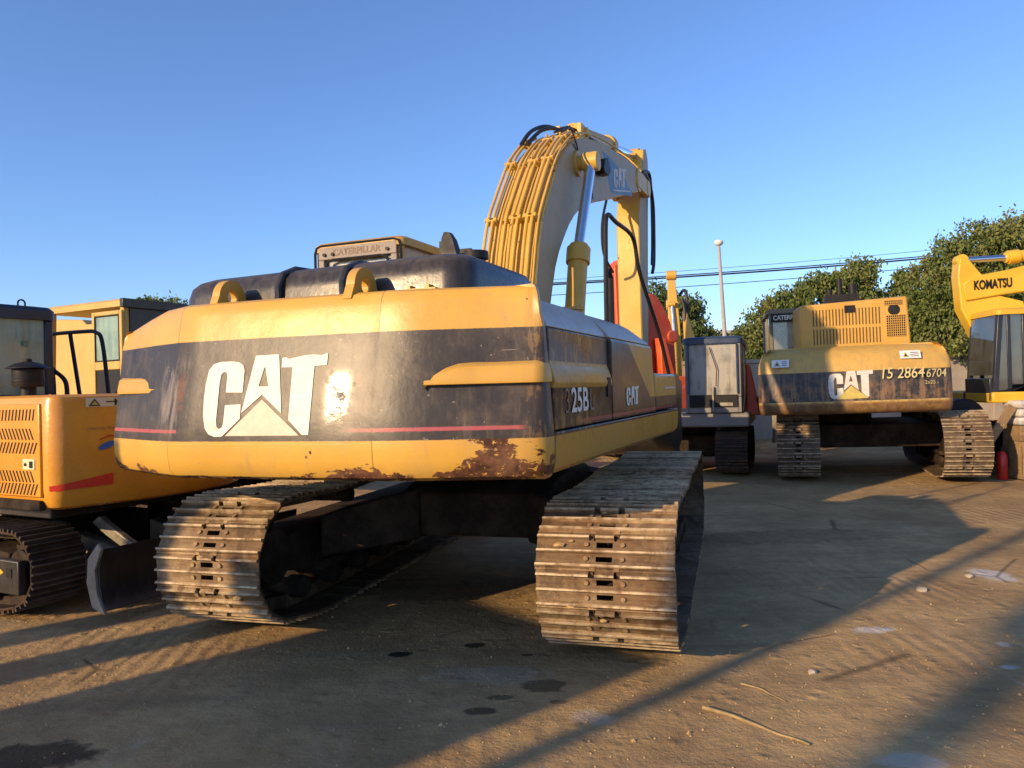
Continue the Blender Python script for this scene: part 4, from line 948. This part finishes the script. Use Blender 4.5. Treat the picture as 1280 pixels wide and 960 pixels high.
    for x in (-.35, .35):
        q = MB(); q.loft([[(x-.05, -1.70, .25), (x+.05, -1.70, .25), (x+.05, -1.70, .42), (x-.05, -1.70, .42)], [(x-.05, -.9, .36), (x+.05, -.9, .36), (x+.05, -.9, .56), (x-.05, -.9, .56)]]); q.build('blade_arm', M['steel_light'], bl, .01)
    q = MB(); q.prism([(-1.72, .50), (-1.35, .66), (-1.25, .72), (-1.15, .66), (-1.3, .58), (-1.68, .42)], 'x', -.42, -.36); q.build('blade_link', M['steel_light'], bl, .01)
    return root
M['green'] = simple('green_print', (.02, .22, .12), .5, 0, .1)
ORG = orange_excavator(); lift(ORG, .06)

# ================================================================ YELLOW EXCAVATOR BEHIND IT (cab with open door)
def left_back_excavator():
    root = thing('excavator', 'yellow excavator at the left rear showing an open cab door, behind the orange compact machine', 'excavator', (-5.96, 12.69, 0), -62, 'parked yellow excavators')
    # nearest cab corner at local (-1.4,-.6) -> world (-5.5,10.8) roughly
    m = M['yellow4']
    q = MB(); q.box(-1.4, 1.4, -2.9, 1.5, 1.15, 1.40); q.build('deck_frame', M['black_paint'], root, .01)
    q = MB(); q.box(-1.4, 1.4, -2.9, -1.45, 1.40, 2.15); q.box(.45, 1.4, -1.4, 1.4, 1.4, 2.05); q.build('engine_body', m, root, .04)
    c = cab(root, -1.45, -.45, -1.30, .55, 1.40, 3.04, m, M['glass_green'], sill=.85, post=.085, roof=.12, windows='', open_left=True, taper=.05)
    q = MB(); q.box(-1.50, -.40, -1.36, -1.28, 2.90, 3.03); q.build('roof_shade_end', M['black_hood'], c, .01)  # black slab paints the shaded rear end of the roof
    q = MB(); q.box(-.50, -.46, -1.2, 2.9, 1.6, 2.86); q.build('inner_panel', m, c); q = MB(); q.box(-1.36, -.54, -1.31, -1.27, 2.2, 2.90); q.build('rear_panel', M['black_hood'], c)
    # open door folded back against the cab side
    d = MB(); y0, y1 = -1.36, -.68
    for (a, b_, z0, z1) in ((y0, y0+.06, 1.5, 2.86), (y1-.06, y1, 1.5, 2.86), (y0+.06, y1-.06, 2.80, 2.86), (y0+.06, y1-.06, 1.5, 1.62), (y0+.06, y1-.06, 2.02, 2.14)): d.box(-1.53, -1.485, a, b_, z0, z1)
    dd = d.build('door', m, c, .012); q = MB(); q.box(-1.515, -1.50, y0+.06, y1-.06, 2.14, 2.80); q.build('door_window', M['glass_green'], dd)
    q = MB(); q.tube([(-1.52, y0+.07, 2.15), (-1.52, y0+.07, 2.79), (-1.52, y1-.07, 2.79), (-1.52, y1-.07, 2.15), (-1.52, y0+.07, 2.15)], .014, 6); q.box(-1.51, -1.495, y0+.06, y1-.06, 1.62, 2.02); q.build('door_seal', M['black'], dd)
    q = MB(); q.tube(smoothpts([(-.50, .2, 2.90), (-.52, .1, 2.75), (-.60, .2, 2.65), (-.7, .3, 2.75)], 5), .012, 6); q.build('mirror_arm', M['black'], c)
    BO = [(.4, 1.7), (.8, 2.4), (1.6, 3.0), (3.0, 3.1), (4.6, 2.6)]; BI = [(.9, 1.6), (1.3, 2.1), (1.8, 2.45), (3.0, 2.55), (4.5, 2.2)]
    boom_beam(root, BO, BI, .22, m)
    for x in (-1.15, 1.15): track(root, x, .6, 3.9, .95, 42, M['tread3'], holes=False)
    q = MB(); q.box(-.9, .9, -.9, .9, .5, .9); q.cyl((0, 0, .9), (0, 0, 1.15), .6, n=28); q.build('chassis', M['steel_dark'], root, .02)
    return root
lift(left_back_excavator())

# ================================================================ GREY CAB EXCAVATOR (middle distance)
def grey_excavator():
    root = thing('excavator', 'grey and white excavator with a dust covered cab window between the two yellow machines', 'excavator', (3.78, 15.1, 0), 20)
    c = cab(root, -.14, .83, -1.55, .2, 1.08, 2.44, M['grey_frame'], M['glass_frost'], sill=.28, post=.07, roof=.13, roofm=M['navy'])
    q = MB(); q.tube([(-.08, -1.56, 1.42), (-.08, -1.56, 2.28), (-.04, -1.56, 2.32), (.73, -1.56, 2.32), (.77, -1.56, 2.28), (.77, -1.56, 1.42)], .022, 6); q.build('window_seal', M['navy'], c)
    q = MB(); q.box(-.07, .76, -1.575, -1.56, 1.18, 1.40); q.build('rear_opening', M['black'], c); 
    q = MB(); q.box(.33, .36, -1.60, -1.56, 1.1, 1.55); q.box(.46, .68, -1.59, -1.56, 1.20, 1.26); q.build('rear_bracket', M['steel_light'], c)
    q = MB(); q.tube(smoothpts([(.86, -1.60, 1.1), (.90, -1.62, 1.5), (.90, -1.62, 2.1), (.84, -1.6, 2.3)], 4), .015, 6); q.build('handrail', M['black'], root)
    q = MB(); q.tube([(.30, -1.575, 2.25), (.42, -1.58, 1.85), (.40, -1.58, 1.55)], .008, 5); q.build('wiper', M['black'], c)
    q = MB(); q.box(-1.2, .95, -1.5, 1.3, .82, 1.08); q.box(-1.2, -.55, -1.5, 1.2, 1.08, 1.7); q.build('body', M['grey_frame'], root, .04)
    q = MB(); q.loft([[(.86, -.8, 1.0), (1.12, -.8, 1.0), (1.12, -.6, 1.0), (.86, -.6, 1.0)], [(.86, -.5, 1.95), (.93, -.5, 1.95), (.93, -.35, 1.95), (.86, -.35, 1.95)]]); q.build('red_panel', M['orange2'], root, .03)
    for x in (-1.05, .62): track(root, x, .56, 3.0, .80, 34, M['tread3'], holes=False)
    q = MB(); q.box(-.7, .4, -.7, .7, .35, .7); q.cyl((-.2, 0, .65), (-.2, 0, .85), .45, n=24); q.build('chassis', M['steel_dark'], root, .02)
    return root
lift(grey_excavator())
# ================================================================ ORANGE-RED EXCAVATOR (boom rising behind the body)
def red_excavator():
    root = thing('excavator', 'orange red excavator with its boom raised behind the yellow stick', 'excavator', (3.15, 18.6, -.15), -25)
    poly = [(-1.35, 1.3), (-1.30, 2.1), (-.95, 3.2), (-.72, 4.45), (-.50, 4.75), (-.38, 4.68), (-.35, 4.2), (.15, 4.0), (.52, 3.55), (.80, 3.0), (1.0, 2.2), (1.05, 1.3)]
    q = MB(); q.prism([(-.78, 1.3), (-.76, 2.8), (-.80, 4.62), (-.60, 4.80), (-.44, 4.72), (-.42, 4.0), (.15, 2.6), (.30, 1.3)], 'y', -.2, .15); q.build('boom', M['orange2'], root, .03)
    q = MB(); q.prism([(.25, 1.3), (.30, 4.02), (.50, 4.0), (.72, 3.75), (.95, 3.3), (1.05, 2.9), (1.12, 1.3)], 'y', .0, .35); q.cyl((.98, -.05, 2.95), (.98, .4, 2.95), .16, n=18); q.build('stick', M['red_shaded'], root, .03)
    q = MB(); q.loft([[(.45, -.3, 1.2), (1.05, -.3, 1.2), (1.05, -.05, 1.2), (.45, -.05, 1.2)], [(.40, -.3, 2.9), (.55, -.3, 2.9), (.55, -.05, 2.9), (.40, -.05, 2.9)]]); q.box(.6, 1.18, -.35, -.05, 1.2, 1.95); q.build('boom_foot', M['orange2'], root, .02)
    q = MB(); q.box(-1.3, 1.2, -1.2, 1.6, .9, 1.7); q.build('body', M['orange2'], root, .05)
    for x in (-1.0, 1.0): track(root, x, .5, 3.2, .85, 36, M['tread3'], holes=False, side_detail=False)
    q = MB(); q.box(-.8, .8, -.6, .6, .35, .9); q.build('chassis', M['steel_dark'], root, .02)
    return root
M['red_shaded'] = paint('shaded_red_orange_paint', (.46, .05, .014), .5, .3, .3)  # darker copy of the red-orange paint, with the shade put into its colour
lift(red_excavator())
# ================================================================ YELLOW BOOM BEYOND
def back_excavator():
    root = thing('excavator', 'distant yellow excavator showing only its folded boom and stick above the grey cab', 'excavator', (4.44, 20.5, 0), 10, 'parked yellow excavators')
    m = M['yellow_boom']
    q = MB(); q.loft([[(-.22, -.15, 1.3), (.20, -.15, 1.3), (.20, .15, 1.3), (-.22, .15, 1.3)], [(-.18, -.15, 3.3), (.12, -.15, 3.3), (.12, .15, 3.3), (-.18, .15, 3.3)], [(-.17, -.15, 4.4), (.03, -.15, 4.4), (.03, .15, 4.4), (-.17, .15, 4.4)]]); q.cyl((-.2, 0, 4.55), (.07, 0, 4.55), .13, n=18); q.cyl((-.22, -.02, 3.75), (.1, -.02, 3.75), .14, n=16); q.build('stick', m, root, .015)
    q = MB(); q.loft([[(.26, -.1, 1.3), (.62, -.1, 1.3), (.62, .3, 1.3), (.26, .3, 1.3)], [(.22, -.1, 2.9), (.50, -.1, 2.9), (.50, .3, 2.9), (.22, .3, 2.9)], [(.20, 0, 3.6), (.30, 0, 3.6), (.30, .3, 3.6), (.20, .3, 3.6)]]); q.build('boom', m, root, .02)
    cylinder(root, (-.02, -.25, 1.6), (-.04, -.25, 2.9), (-.08, -.22, 3.75), .07, .035, m, 'stick_cylinder')
    q = MB(); q.tube(smoothpts([(.13, .1, 4.0), (.28, .1, 4.15), (.34, .1, 3.8), (.30, .1, 3.3), (.32, .1, 2.9)], 5), .04, 8); q.tube(smoothpts([(.20, 0, 3.9), (.26, 0, 3.6), (.24, 0, 3.2)], 4), .05, 8); q.build('boom_hose', M['rubber'], root)
    q = MB(); q.box(-1.2, 1.2, -1., 1.6, .9, 1.6); q.build('body', m, root, .05)
    for x in (-1.0, 1.0): track(root, x, .5, 3.2, .85, 36, M['tread3'], holes=False, side_detail=False)
    q = MB(); q.box(-.8, .8, -.6, .6, .35, .9); q.build('chassis', M['steel_dark'], root, .02)
    return root
lift(back_excavator())
# ================================================================ BRIGHT YELLOW EXCAVATOR (right edge), facing left
def right_excavator():
    root = thing('excavator', 'bright yellow excavator cut by the right edge with KOMATSU written on its raised boom', 'excavator', (10.0, 13.3, 0), -82, 'parked yellow excavators')
    m = M['yellow3']
    # local: +y towards the left of the photo, x=-: towards the camera
    c = cab(root, -1.10, -.10, 1.42, 1.98, 1.32, 2.72, M['dark_frame'], M['glass_clean'], sill=.14, post=.08, roof=.11, roofm=m, taper=.12, seat=False)
    q = MB(); q.box(-1.12, -.1, .30, 1.44, 1.32, 2.74); q.build('cab_rear', m, c, .05)
    q = MB(); q.box(-1.135, -1.125, .45, 1.30, 2.12, 2.58); q.build('rear_side_window', M['dark_frame'], c, .004)
    q = MB(); q.box(-1.12, 1.2, -1.7, .80, 1.30, 2.66); q.build('engine_body', m, root, .06)
    q = MB(); q.box(-1.14, 1.2, -1.7, 2.0, 1.16, 1.34); q.build('deck_frame', m, root, .03)
    BO = [(-2.2, 3.75), (-.4, 3.72), (.55, 3.62), (1.25, 3.46), (1.85, 3.36), (2.0, 3.24)]; BI = [(-2.2, 3.2), (-.4, 3.16), (.5, 3.12), (1.4, 3.02), (1.96, 2.94)]
    bo = boom_beam(root, BO, BI, .2, m)
    text('KOMATSU', 'boom_lettering', M['black'], bo, (-.212, 1.83, 3.12), (0, -1, .05), (0, 0, 1), .17, .62, .035, .003)
    q = MB(); q.box(-.215, -.2, .10, .24, 3.36, 3.50); q.box(-.215, -.2, -.08, .02, 3.28, 3.42); q.build('boom_bracket', M['dark_frame'], bo)
    ST = [(1.66, 3.40), (1.90, 3.72), (2.02, 3.72), (2.06, 3.4), (2.02, 2.8), (1.86, 2.45), (1.75, 2.2), (1.25, 1.9), (.75, 2.1), (1.0, 2.9), (1.5, 3.05)]
    q = MB(); q.prism(ST, 'x', -.15, .15); q.build('stick', m, root, .02)
    cylinder(root, (0, -.4, 3.83), (0, 1.15, 3.70), (0, 1.95, 3.68), .10, .055, m, 'stick_cylinder')
    for x in (-1.1, 1.1): track(root, x, .55, 3.2, .85, 36, M['tread3'], off=(0, -.35), holes=False)
    q = MB(); q.box(-.8, .8, -.9, .9, .4, .85); q.cyl((0, 0, .8), (0, 0, 1.2), .55, n=24); q.build('chassis', M['steel_dark'], root, .02)
    q = MB(); q.cyl((-.95, 2.35, .9), (-.45, 2.35, .9), .34, n=24); q.cyl((-.97, 2.35, .9), (-.43, 2.35, .9), .2, n=18); q.build('hose_drum', M['black'], root, .03)
    return root
lift(right_excavator())

# ================================================================ small things on the right
r = thing('fire_extinguisher', 'red fire extinguisher standing on the ground beside the slatted crate', 'extinguisher', (7.92, 12.35, 0))
q = MB(); q.lathe([(.072, 0), (.078, .01), (.078, .38), (.06, .43), (.03, .46)], (0, 0, 0)); q.build('cylinder_body', M['red'], r)
q = MB(); q.cyl((0, 0, .46), (0, 0, .50), .025, n=12); q.box(-.02, .10, -.012, .012, .50, .515); q.box(-.02, .09, -.012, .012, .53, .54); q.tube(smoothpts([(.03, 0, .48), (.11, .02, .45), (.12, .02, .25), (.10, .02, .18)], 5), .010, 6); q.build('valve', M['black'], r)
r = thing('slatted_crate', 'open slatted wooden crate leaning beside the red fire extinguisher', 'crate', (8.42, 12.35, 0), 0)
q = MB()
for i in range(7): q.box(-.30+.095*i, -.255+.095*i, -.22, -.20, .02, .62)
q.build('front_slats', M['wood'], r, .004)
q = MB(); q.box(-.32, .34, -.20, -.17, .02, .10); q.box(-.32, .34, -.20, -.17, .54, .62); q.box(-.32, -.28, -.17, .25, .02, .62); q.box(.30, .34, -.17, .25, .02, .62); q.box(-.28, .30, .22, .25, .02, .62); q.box(-.28, .30, -.17, .22, .02, .05); q.build('frame', M['wood'], r, .004)
r = thing('wooden_board', 'bare plank propped at a slant under the bright yellow cab', 'plank', (7.80, 12.2, .88))
q = MB(); q.box(-.07, .07, -.02, .02, -.38, .38, Matrix.Rotation(.62, 4, 'Y')); tag(q.build('plank', M['wood'], r, .004))
r = thing('paper_sacks', 'stack of pale printed sacks on top of the wooden boxes', 'sacks', (8.36, 12.32, .88))
for k in range(3):
    q = MB(); z = .135*k; q.loft([[(-.28+i_, -.2+i_, z+h), (.34-i_, -.2+i_, z+h), (.34-i_, .22-i_, z+h), (-.28+i_, .22-i_, z+h)] for h, i_ in ((0, .03), (.03, 0), (.10, 0), (.13, .03))]); s_ = q.build('sack', M['cloth'], r, .02)
    q = MB(); q.box(-.22, .22, -.206, -.2, z+.045, z+.06); q.box(-.16, .10, -.206, -.2, z+.075, z+.09); q.build('sack_stripe', M['red'], s_)
r = thing('wooden_box', 'closed rough wooden box between the slatted crate and the printed sacks', 'box', (8.40, 12.35, .625))
q = MB(); q.box(-.30, .34, -.2, .24, 0, .25); q.build('box_body', M['wood'], r, .004)
q = MB(); [q.box(-.31, .35, -.215, -.202, .01+.08*i, .075+.08*i) for i in range(3)]; q.build('side_boards', M['wood'], r, .003)
r = thing('red_bucket', 'small red bucket standing on the ground beyond the right track of the central machine', 'bucket', (1.42, 11.9, .0))
q = MB(); q.lathe([(.11, 0), (.15, .30), (.16, .31), (.16, .32), (.13, .32), (.09, .02)], (0, 0, .0)); q.build('pail', M['red'], r)
q = MB(); q.tube([(-.15, 0, .31), (-.10, 0, .40), (0, 0, .44), (.10, 0, .40), (.15, 0, .31)], .006, 6); q.build('handle', M['steel_light'], r)

# ================================================================ ground litter
def twig(name, label, a, b_, r0, bend):
    a = (a[0]*1.05, a[1]*1.05); b_ = (b_[0]*1.05, b_[1]*1.05)
    A = Vector((a[0], a[1], gz(*a)+r0)); B = Vector((b_[0], b_[1], gz(*b_)+r0*.6)); n = 14; pts = []
    d = (B-A); side = Vector((-d.y, d.x, 0)).normalized()
    for i in range(n+1):
        t = i/n; pts.append(A+d*t+side*(bend*math.sin(t*PI)+.012*mnoise.noise((t*5, r0*99, 3)))+Vector((0, 0, .004*math.sin(t*7))))
    q = MB(); q.tube(pts, [r0*(1-.55*i/n) for i in range(n+1)], 7); o = q.build(name, M['twig'], None); tag(o, label, 'stick')
M['twig'] = simple('dry_bark', (.30, .22, .10), .85, 0, .3, 12, .4)
twig('fallen_branch', 'long dry yellowish branch lying on the dirt in the right foreground', (.90, 3.76), (1.27, 3.36), .010, .015)
twig('thin_twig', 'thin curved twig on the dirt just behind the long dry branch', (1.17, 4.05), (1.33, 3.82), .005, .03)
def rock(name, label, x, y, s, m):
    x *= 1.05; y *= 1.05
    q = MB(); bmesh.ops.create_icosphere(q.bm, subdivisions=2, radius=1)
    for v in q.bm.verts: v.co = Vector((v.co.x*s*1.2, v.co.y*s, v.co.z*s*.7))*(1+.28*mnoise.noise(v.co*1.7+Vector((x, y, 0))))
    o = q.build(name, m, None, smooth=25, loc=(x, y, gz(x, y)+s*.3)); return tag(o, label, 'stone')
M['stone'] = simple('pale_stone', (.36, .31, .24), .85, 0, .25, 20, .4)
rock('stone', 'small brown stone alone on the sunlit dirt above the long branch', 1.61, 4.19, .022, M['stone'])
rock('stone', 'pale stone lying at the edge of the big shadow near the white patch', 3.05, 5.75, .035, M['stone'])
rock('stone', 'dark stone just left of the white plaster patch on the right', 3.62, 6.1, .03, M['stone'])
# fine gravel as one mass
q = MB(); rnd = random.Random(5)
for i in range(4200):
    y = 2.4+13*rnd.random()**1.6; x = rnd.uniform(-.75, .75)*(y+.5); s = rnd.uniform(.003, .009)*(1 if rnd.random() < .93 else rnd.uniform(1.4, 2.1))
    z = gz(x, y); rot = rnd.random()*6
    P = [Vector((math.cos(rot+a)*s*rnd.uniform(.7, 1.2), math.sin(rot+a)*s*rnd.uniform(.7, 1.2), 0)) for a in (0, 1.3, 2.5, 3.8, 5.0)]
    top = q.bm.verts.new((x, y, z+s*.8)); V = [q.bm.verts.new((x+p.x, y+p.y, z-.001)) for p in P]
    for k in range(5): q.bm.faces.new((V[k], V[(k+1) % 5], top))
tag(q.build('gravel', M['clod'], None), 'scattered grit on the packed dirt', 'gravel', kind='stuff')

# ================================================================ background: wall, trees, building, poles, wires
w_ = thing('boundary_wall', 'weathered beige boundary wall behind the machines below the trees', 'wall', (0, 22.5, 0))
q = MB(); q.box(-30, 30, 0, .25, -.1, 2.25); q.build('wall_face', M['concrete'], w_, .01)
q = MB(); q.box(-30, 30, -.05, .30, 2.253, 2.36); q.build('coping', M['concrete'], w_, .01)
for i in range(13):
    q = MB(); x = -29+i*4.8; q.box(x, x+.35, -.08, -.002, -.1, 2.25); q.build('pier', M['concrete'], w_, .01)
def leafmat(name, a, b_, c2):
    b = NB(name); g = b.n('ShaderNodeNewGeometry'); rnd_ = g.outputs['Random Per Island']; P = b.world(); n1 = b.noise(.9, 3, .5, P)
    c = b.mix(rnd_, a, b_); c = b.mix(b.mul(b.rng(n1, .45, .65), .6), c, c2)
    m = b.done(c, .55, 0., None, .3)
    tr = b.n('ShaderNodeBsdfTranslucent'); b.t.links.new(c, tr.inputs[0]); mx = b.n('ShaderNodeMixShader'); mx.inputs[0].default_value = .3
    b.t.links.new(b.b.outputs[0], mx.inputs[1]); b.t.links.new(tr.outputs[0], mx.inputs[2]); b.t.links.new(mx.outputs[0], b.out.inputs[0]); return m
M['leafA'] = leafmat('tree_foliage_olive', (.085, .125, .03), (.20, .24, .065), (.27, .26, .085))
M['leafB'] = leafmat('tree_foliage_green', (.065, .11, .03), (.16, .215, .065), (.21, .225, .075))
M['bark'] = simple('bark', (.12, .09, .065), .9, 0, .3, 6, .6)
def tree(label, x, y, blobs, leaf=.155, dens=1.0, m='leafA', seed=1, trunk_r=.16):
    """blobs: (dx, dy, z, rx, rz)"""
    rnd = random.Random(seed); root = thing('broadleaf_tree', label, 'tree', (x, y, 0), 0, 'trees beyond the boundary wall')
    q = MB(); clumps = []
    for (dx, dy, z, rx, rz) in blobs:
        n = int(85*rx*rx*dens*(rz/rx)**.5)+12
        for i in range(n):
            a = rnd.random()*2*PI; u = rnd.uniform(-.85, 1); rr = rnd.uniform(.55, 1.02)
            k = math.sqrt(1-u*u)
            clumps.append((dx+rx*rr*k*math.cos(a), dy+rx*rr*k*math.sin(a), z+rz*rr*u))
    for c in clumps:
        cs = rnd.uniform(.16, .34)
        for j in range(int(46*rnd.uniform(.7, 1.2))):
            p = Vector((c[0]+rnd.gauss(0, cs*.55), c[1]+rnd.gauss(0, cs*.55), c[2]+rnd.gauss(0, cs*.42)))
            s = leaf*rnd.uniform(.55, 1.15)
            e = Euler((rnd.uniform(-1.5, 1.5), rnd.uniform(-1.5, 1.5), rnd.random()*6.3)).to_matrix()
            V = [q.bm.verts.new(p+e @ Vector(v)) for v in ((-s*.5, 0, 0), (-s*.05, -s*.27, .02*s), (s*.55, 0, -.08*s), (-s*.05, s*.27, .02*s))]
            q.bm.faces.new(V)
    me = bpy.data.meshes.new('crown'); q.bm.to_mesh(me); q.bm.free(); me.materials.append(M[m]); o = bpy.data.objects.new('crown', me); COL.objects.link(o); o.parent = root
    t = MB(); z0 = min(b_[2] for b_ in blobs)
    t.tube(smoothpts([(0, 0, -.1), (.05, .02, z0*.5), (-.03, 0, z0)], 4), [trunk_r*(1-.35*i/8) for i in range(9)], 9)
    for (dx, dy, z, rx, rz) in blobs:
        t.tube(smoothpts([(-.02, 0, z0*.8), (dx*.4, dy*.4, z0+(z-z0)*.4), (dx*.9, dy*.9, z+rz*.2)], 4), [trunk_r*.5*(1-.75*i/8) for i in range(9)], 6)
        for k in range(4):
            a = rnd.random()*6.3; t.tube([(dx*.6, dy*.6, z0+(z-z0)*.6), (dx+rx*.7*math.cos(a), dy+rx*.7*math.sin(a), z+rz*rnd.uniform(-.3, .7))], [.03, .008], 5)
    t.build('trunk', M['bark'], root)
    return root
tree('small tree whose top shows above the open cab at the far left', -11.9, 26, [(-.55, 0, 4.6, .55, .5), (.3, 0, 4.5, .7, .55), (.0, .2, 3.9, .9, .6)], seed=3, m='leafB')
tree('tree behind the distant folded yellow boom, left of the lamp post', 5.9, 28, [(-.9, 0, 3.2, 1.1, 1.2), (.1, 0, 4.0, .9, 1.1), (-.6, 0, 4.6, .65, .8), (.9, 0, 3.0, .9, 1.1), (.9, .2, 4.4, .35, .5)], seed=4, m='leafB')
tree('low tree between the lamp post and the faded yellow excavator', 8.0, 28.5, [(0, 0, 2.6, .8, .9), (.6, 0, 3.1, .5, .6)], seed=5, m='leafB')
tree('olive green tree rising behind the cab of the faded yellow excavator', 9.5, 26, [(-.9, 0, 3.0, 1.0, 1.1), (0, 0, 3.8, 1.0, 1.0), (.9, 0, 4.4, .8, .9), (-.5, 0, 4.0, .5, .6), (.4, .3, 3.0, 1.1, 1.0)], seed=6)
tree('tree directly behind the dark exhaust of the faded yellow excavator', 11.7, 26, [(0, 0, 4.3, 1.0, 1.2), (.3, 0, 5.2, .55, .6), (-.6, 0, 4.9, .6, .6), (.2, .2, 3.2, 1.3, 1.0)], seed=7)
tree('slender tree between the dark exhaust and the large tree at the right', 13.55, 26, [(-.3, 0, 4.2, .6, .9), (-.1, 0, 4.9, .35, .45), (.5, 0, 3.9, .7, .8), (0, 0, 3.0, 1.1, .9)], seed=8, dens=.8)
tree('large dense tree filling the sky at the right edge', 14.6, 23, [(-1.9, 0, 4.2, .9, 1.1), (-1.0, 0, 5.0, .95, 1.0), (-.2, 0, 5.7, .9, .75), (1.0, 0, 5.4, 1.3, 1.15), (2.2, 0, 4.9, 1.3, 1.3), (-.4, .2, 3.9, 1.5, 1.3), (1.4, 0, 3.6, 1.5, 1.3), (-1.6, 0, 2.9, 1.2, 1.1), (3.2, 0, 4, 1.2, 1.6)], seed=9, leaf=.14, trunk_r=.24)
tree('bushy tree closing the gap behind the wall right of the faded excavator', 17.5, 27, [(0, 0, 3.6, 1.6, 1.8), (1.5, 0, 4.6, 1.5, 1.5), (-1.5, 0, 3.0, 1.4, 1.3)], seed=10, m='leafB')
r = thing('pale_building', 'low cream building far away beside the lamp post', 'building', (15.5, 60, 0))
q = MB(); q.box(-1.8, 5.2, 0, 6, 0, 5.6); q.build('wall', M['beige_wall'], r)
q = MB(); q.box(-2.0, 5.4, -.2, 6.2, 5.602, 5.85); q.build('roof', M['concrete2'], r)
for i in range(4): q = MB(); q.box(-1.2+i*1.6, -.4+i*1.6, -.03, -.001, 3.4, 4.6); q.build('window', M['glass'], r)
r = thing('street_lamp', 'slim grey lamp post with round globe top leaning slightly left', 'lamp post', (7.42, 26, 0))
q = MB(); q.tube([(0, 0, 0), (-.10, 0, 3.3), (-.22, 0, 6.42)], [.10, .075, .05], 12); q.build('pole', M['concrete2'], r)
q = MB(); q.lathe([(.04, 0), (.10, .03), (.15, .08), (.16, .13), (.13, .19), (.06, .22), (.001, .23)], (-.22, 0, 6.38), n=20); q.build('globe', M['lamp'], r)
def wire(label, z0, z1, rad, x0=-6, x1=34, y=40):
    pts = []
    for i in range(41):
        t = i/40; pts.append((x0+(x1-x0)*t, y, z0+(z1-z0)*t-1.0*4*t*(1-t)*.35))
    q = MB(); q.tube(pts, rad, 6); tag(q.build('power_line', M['rubber'], None), label, 'cable', 'overhead cables')
wire('thick overhead cable crossing the sky on the right, middle of the cables', 6.95, 8.85, .045)
wire('thick overhead cable just under the topmost thin line', 7.02, 8.98, .03)
wire('lowest thin overhead cable crossing the sky on the right', 6.35, 8.45, .02)
wire('topmost thin overhead cable crossing the sky on the right', 7.15, 9.35, .012)

# ================================================================ unseen stand-ins left of and behind the camera, added to throw the long shadows
def tn(t, n): return (t*.76-n*.65, t*.65+n*.76)
az = -math.degrees(math.atan2(.65, .76))
hx = thing('hut_shadow_caster', 'unseen hut-shaped block left of the camera, added to cast a broad shadow', 'hut', (*tn(-6.6, 4.0), 0)); hx.rotation_euler = (0, 0, R_(-az))  # unseen block added for the wide foreground shadow
q = MB(); q.box(-1, 1, -1.03, 1.03, 0, 3.0); q.build('wall', M['concrete'], hx, .02)
q = MB(); q.box(-1.02, 1.02, -1.05, 1.05, 3.002, 3.12); q.build('roof', M['concrete2'], hx, .02)
q = MB(); q.box(1.0, 1.04, -.4, .4, 0, 2.0); q.build('door', M['grey_frame'], hx)
for (t, n, hw, hh, lab) in ((-6, 5.69, .23, 3.7, 'unseen taller pillar left of the camera, added to cast a shadow strip'), (-6.4, 6.47, .20, 3.2, 'unseen shorter pillar left of the camera, added to cast a shadow strip')):
    r = thing('pillar_shadow_caster', lab, 'pillar', (*tn(t, n), 0), 0, 'added shadow casters'); r.rotation_euler = (0, 0, R_(-az))  # unseen shafts added for the shadow strips at the left
    q = MB(); q.box(-hw, hw, -hw, hw, 0, hh); q.build('shaft', M['concrete'], r, .02)
    q = MB(); q.prism([(-hw-.03, hh+.002), (hw+.03, hh+.002), (hw+.03, hh+.06), (0, hh+.16), (-hw-.03, hh+.06)], 'y', -hw-.03, hw+.03); q.build('cap', M['concrete2'], r)
r = thing('pole_shadow_caster', 'unseen pole left behind the camera, added to cast a thin shadow', 'pole', (*tn(-9, 2.64), 0))  # unseen, added for the thin shadow line across the dirt
q = MB(); q.cyl((0, 0, 0), (0, 0, 7.5), .09, .06, 14); q.build('pole', M['concrete2'], r); q = MB(); q.box(-.5, .5, -.05, .05, 6.9, 7.0); q.build('crossarm', M['wood'], r)
r = thing('mast_shadow_caster', 'unseen thick mast well behind the camera, added to cast a soft shadow', 'mast', (*tn(-20, 1.48), 0))  # unseen, added for the blurred shadow at the lower right
q = MB(); q.cyl((0, 0, 0), (0, 0, 8.6), .20, .17, 18); q.build('mast', M['steel_light'], r); q = MB(); q.cyl((0, 0, 8.6), (0, 0, 8.9), .4, n=18); q.build('head', M['steel_light'], r)
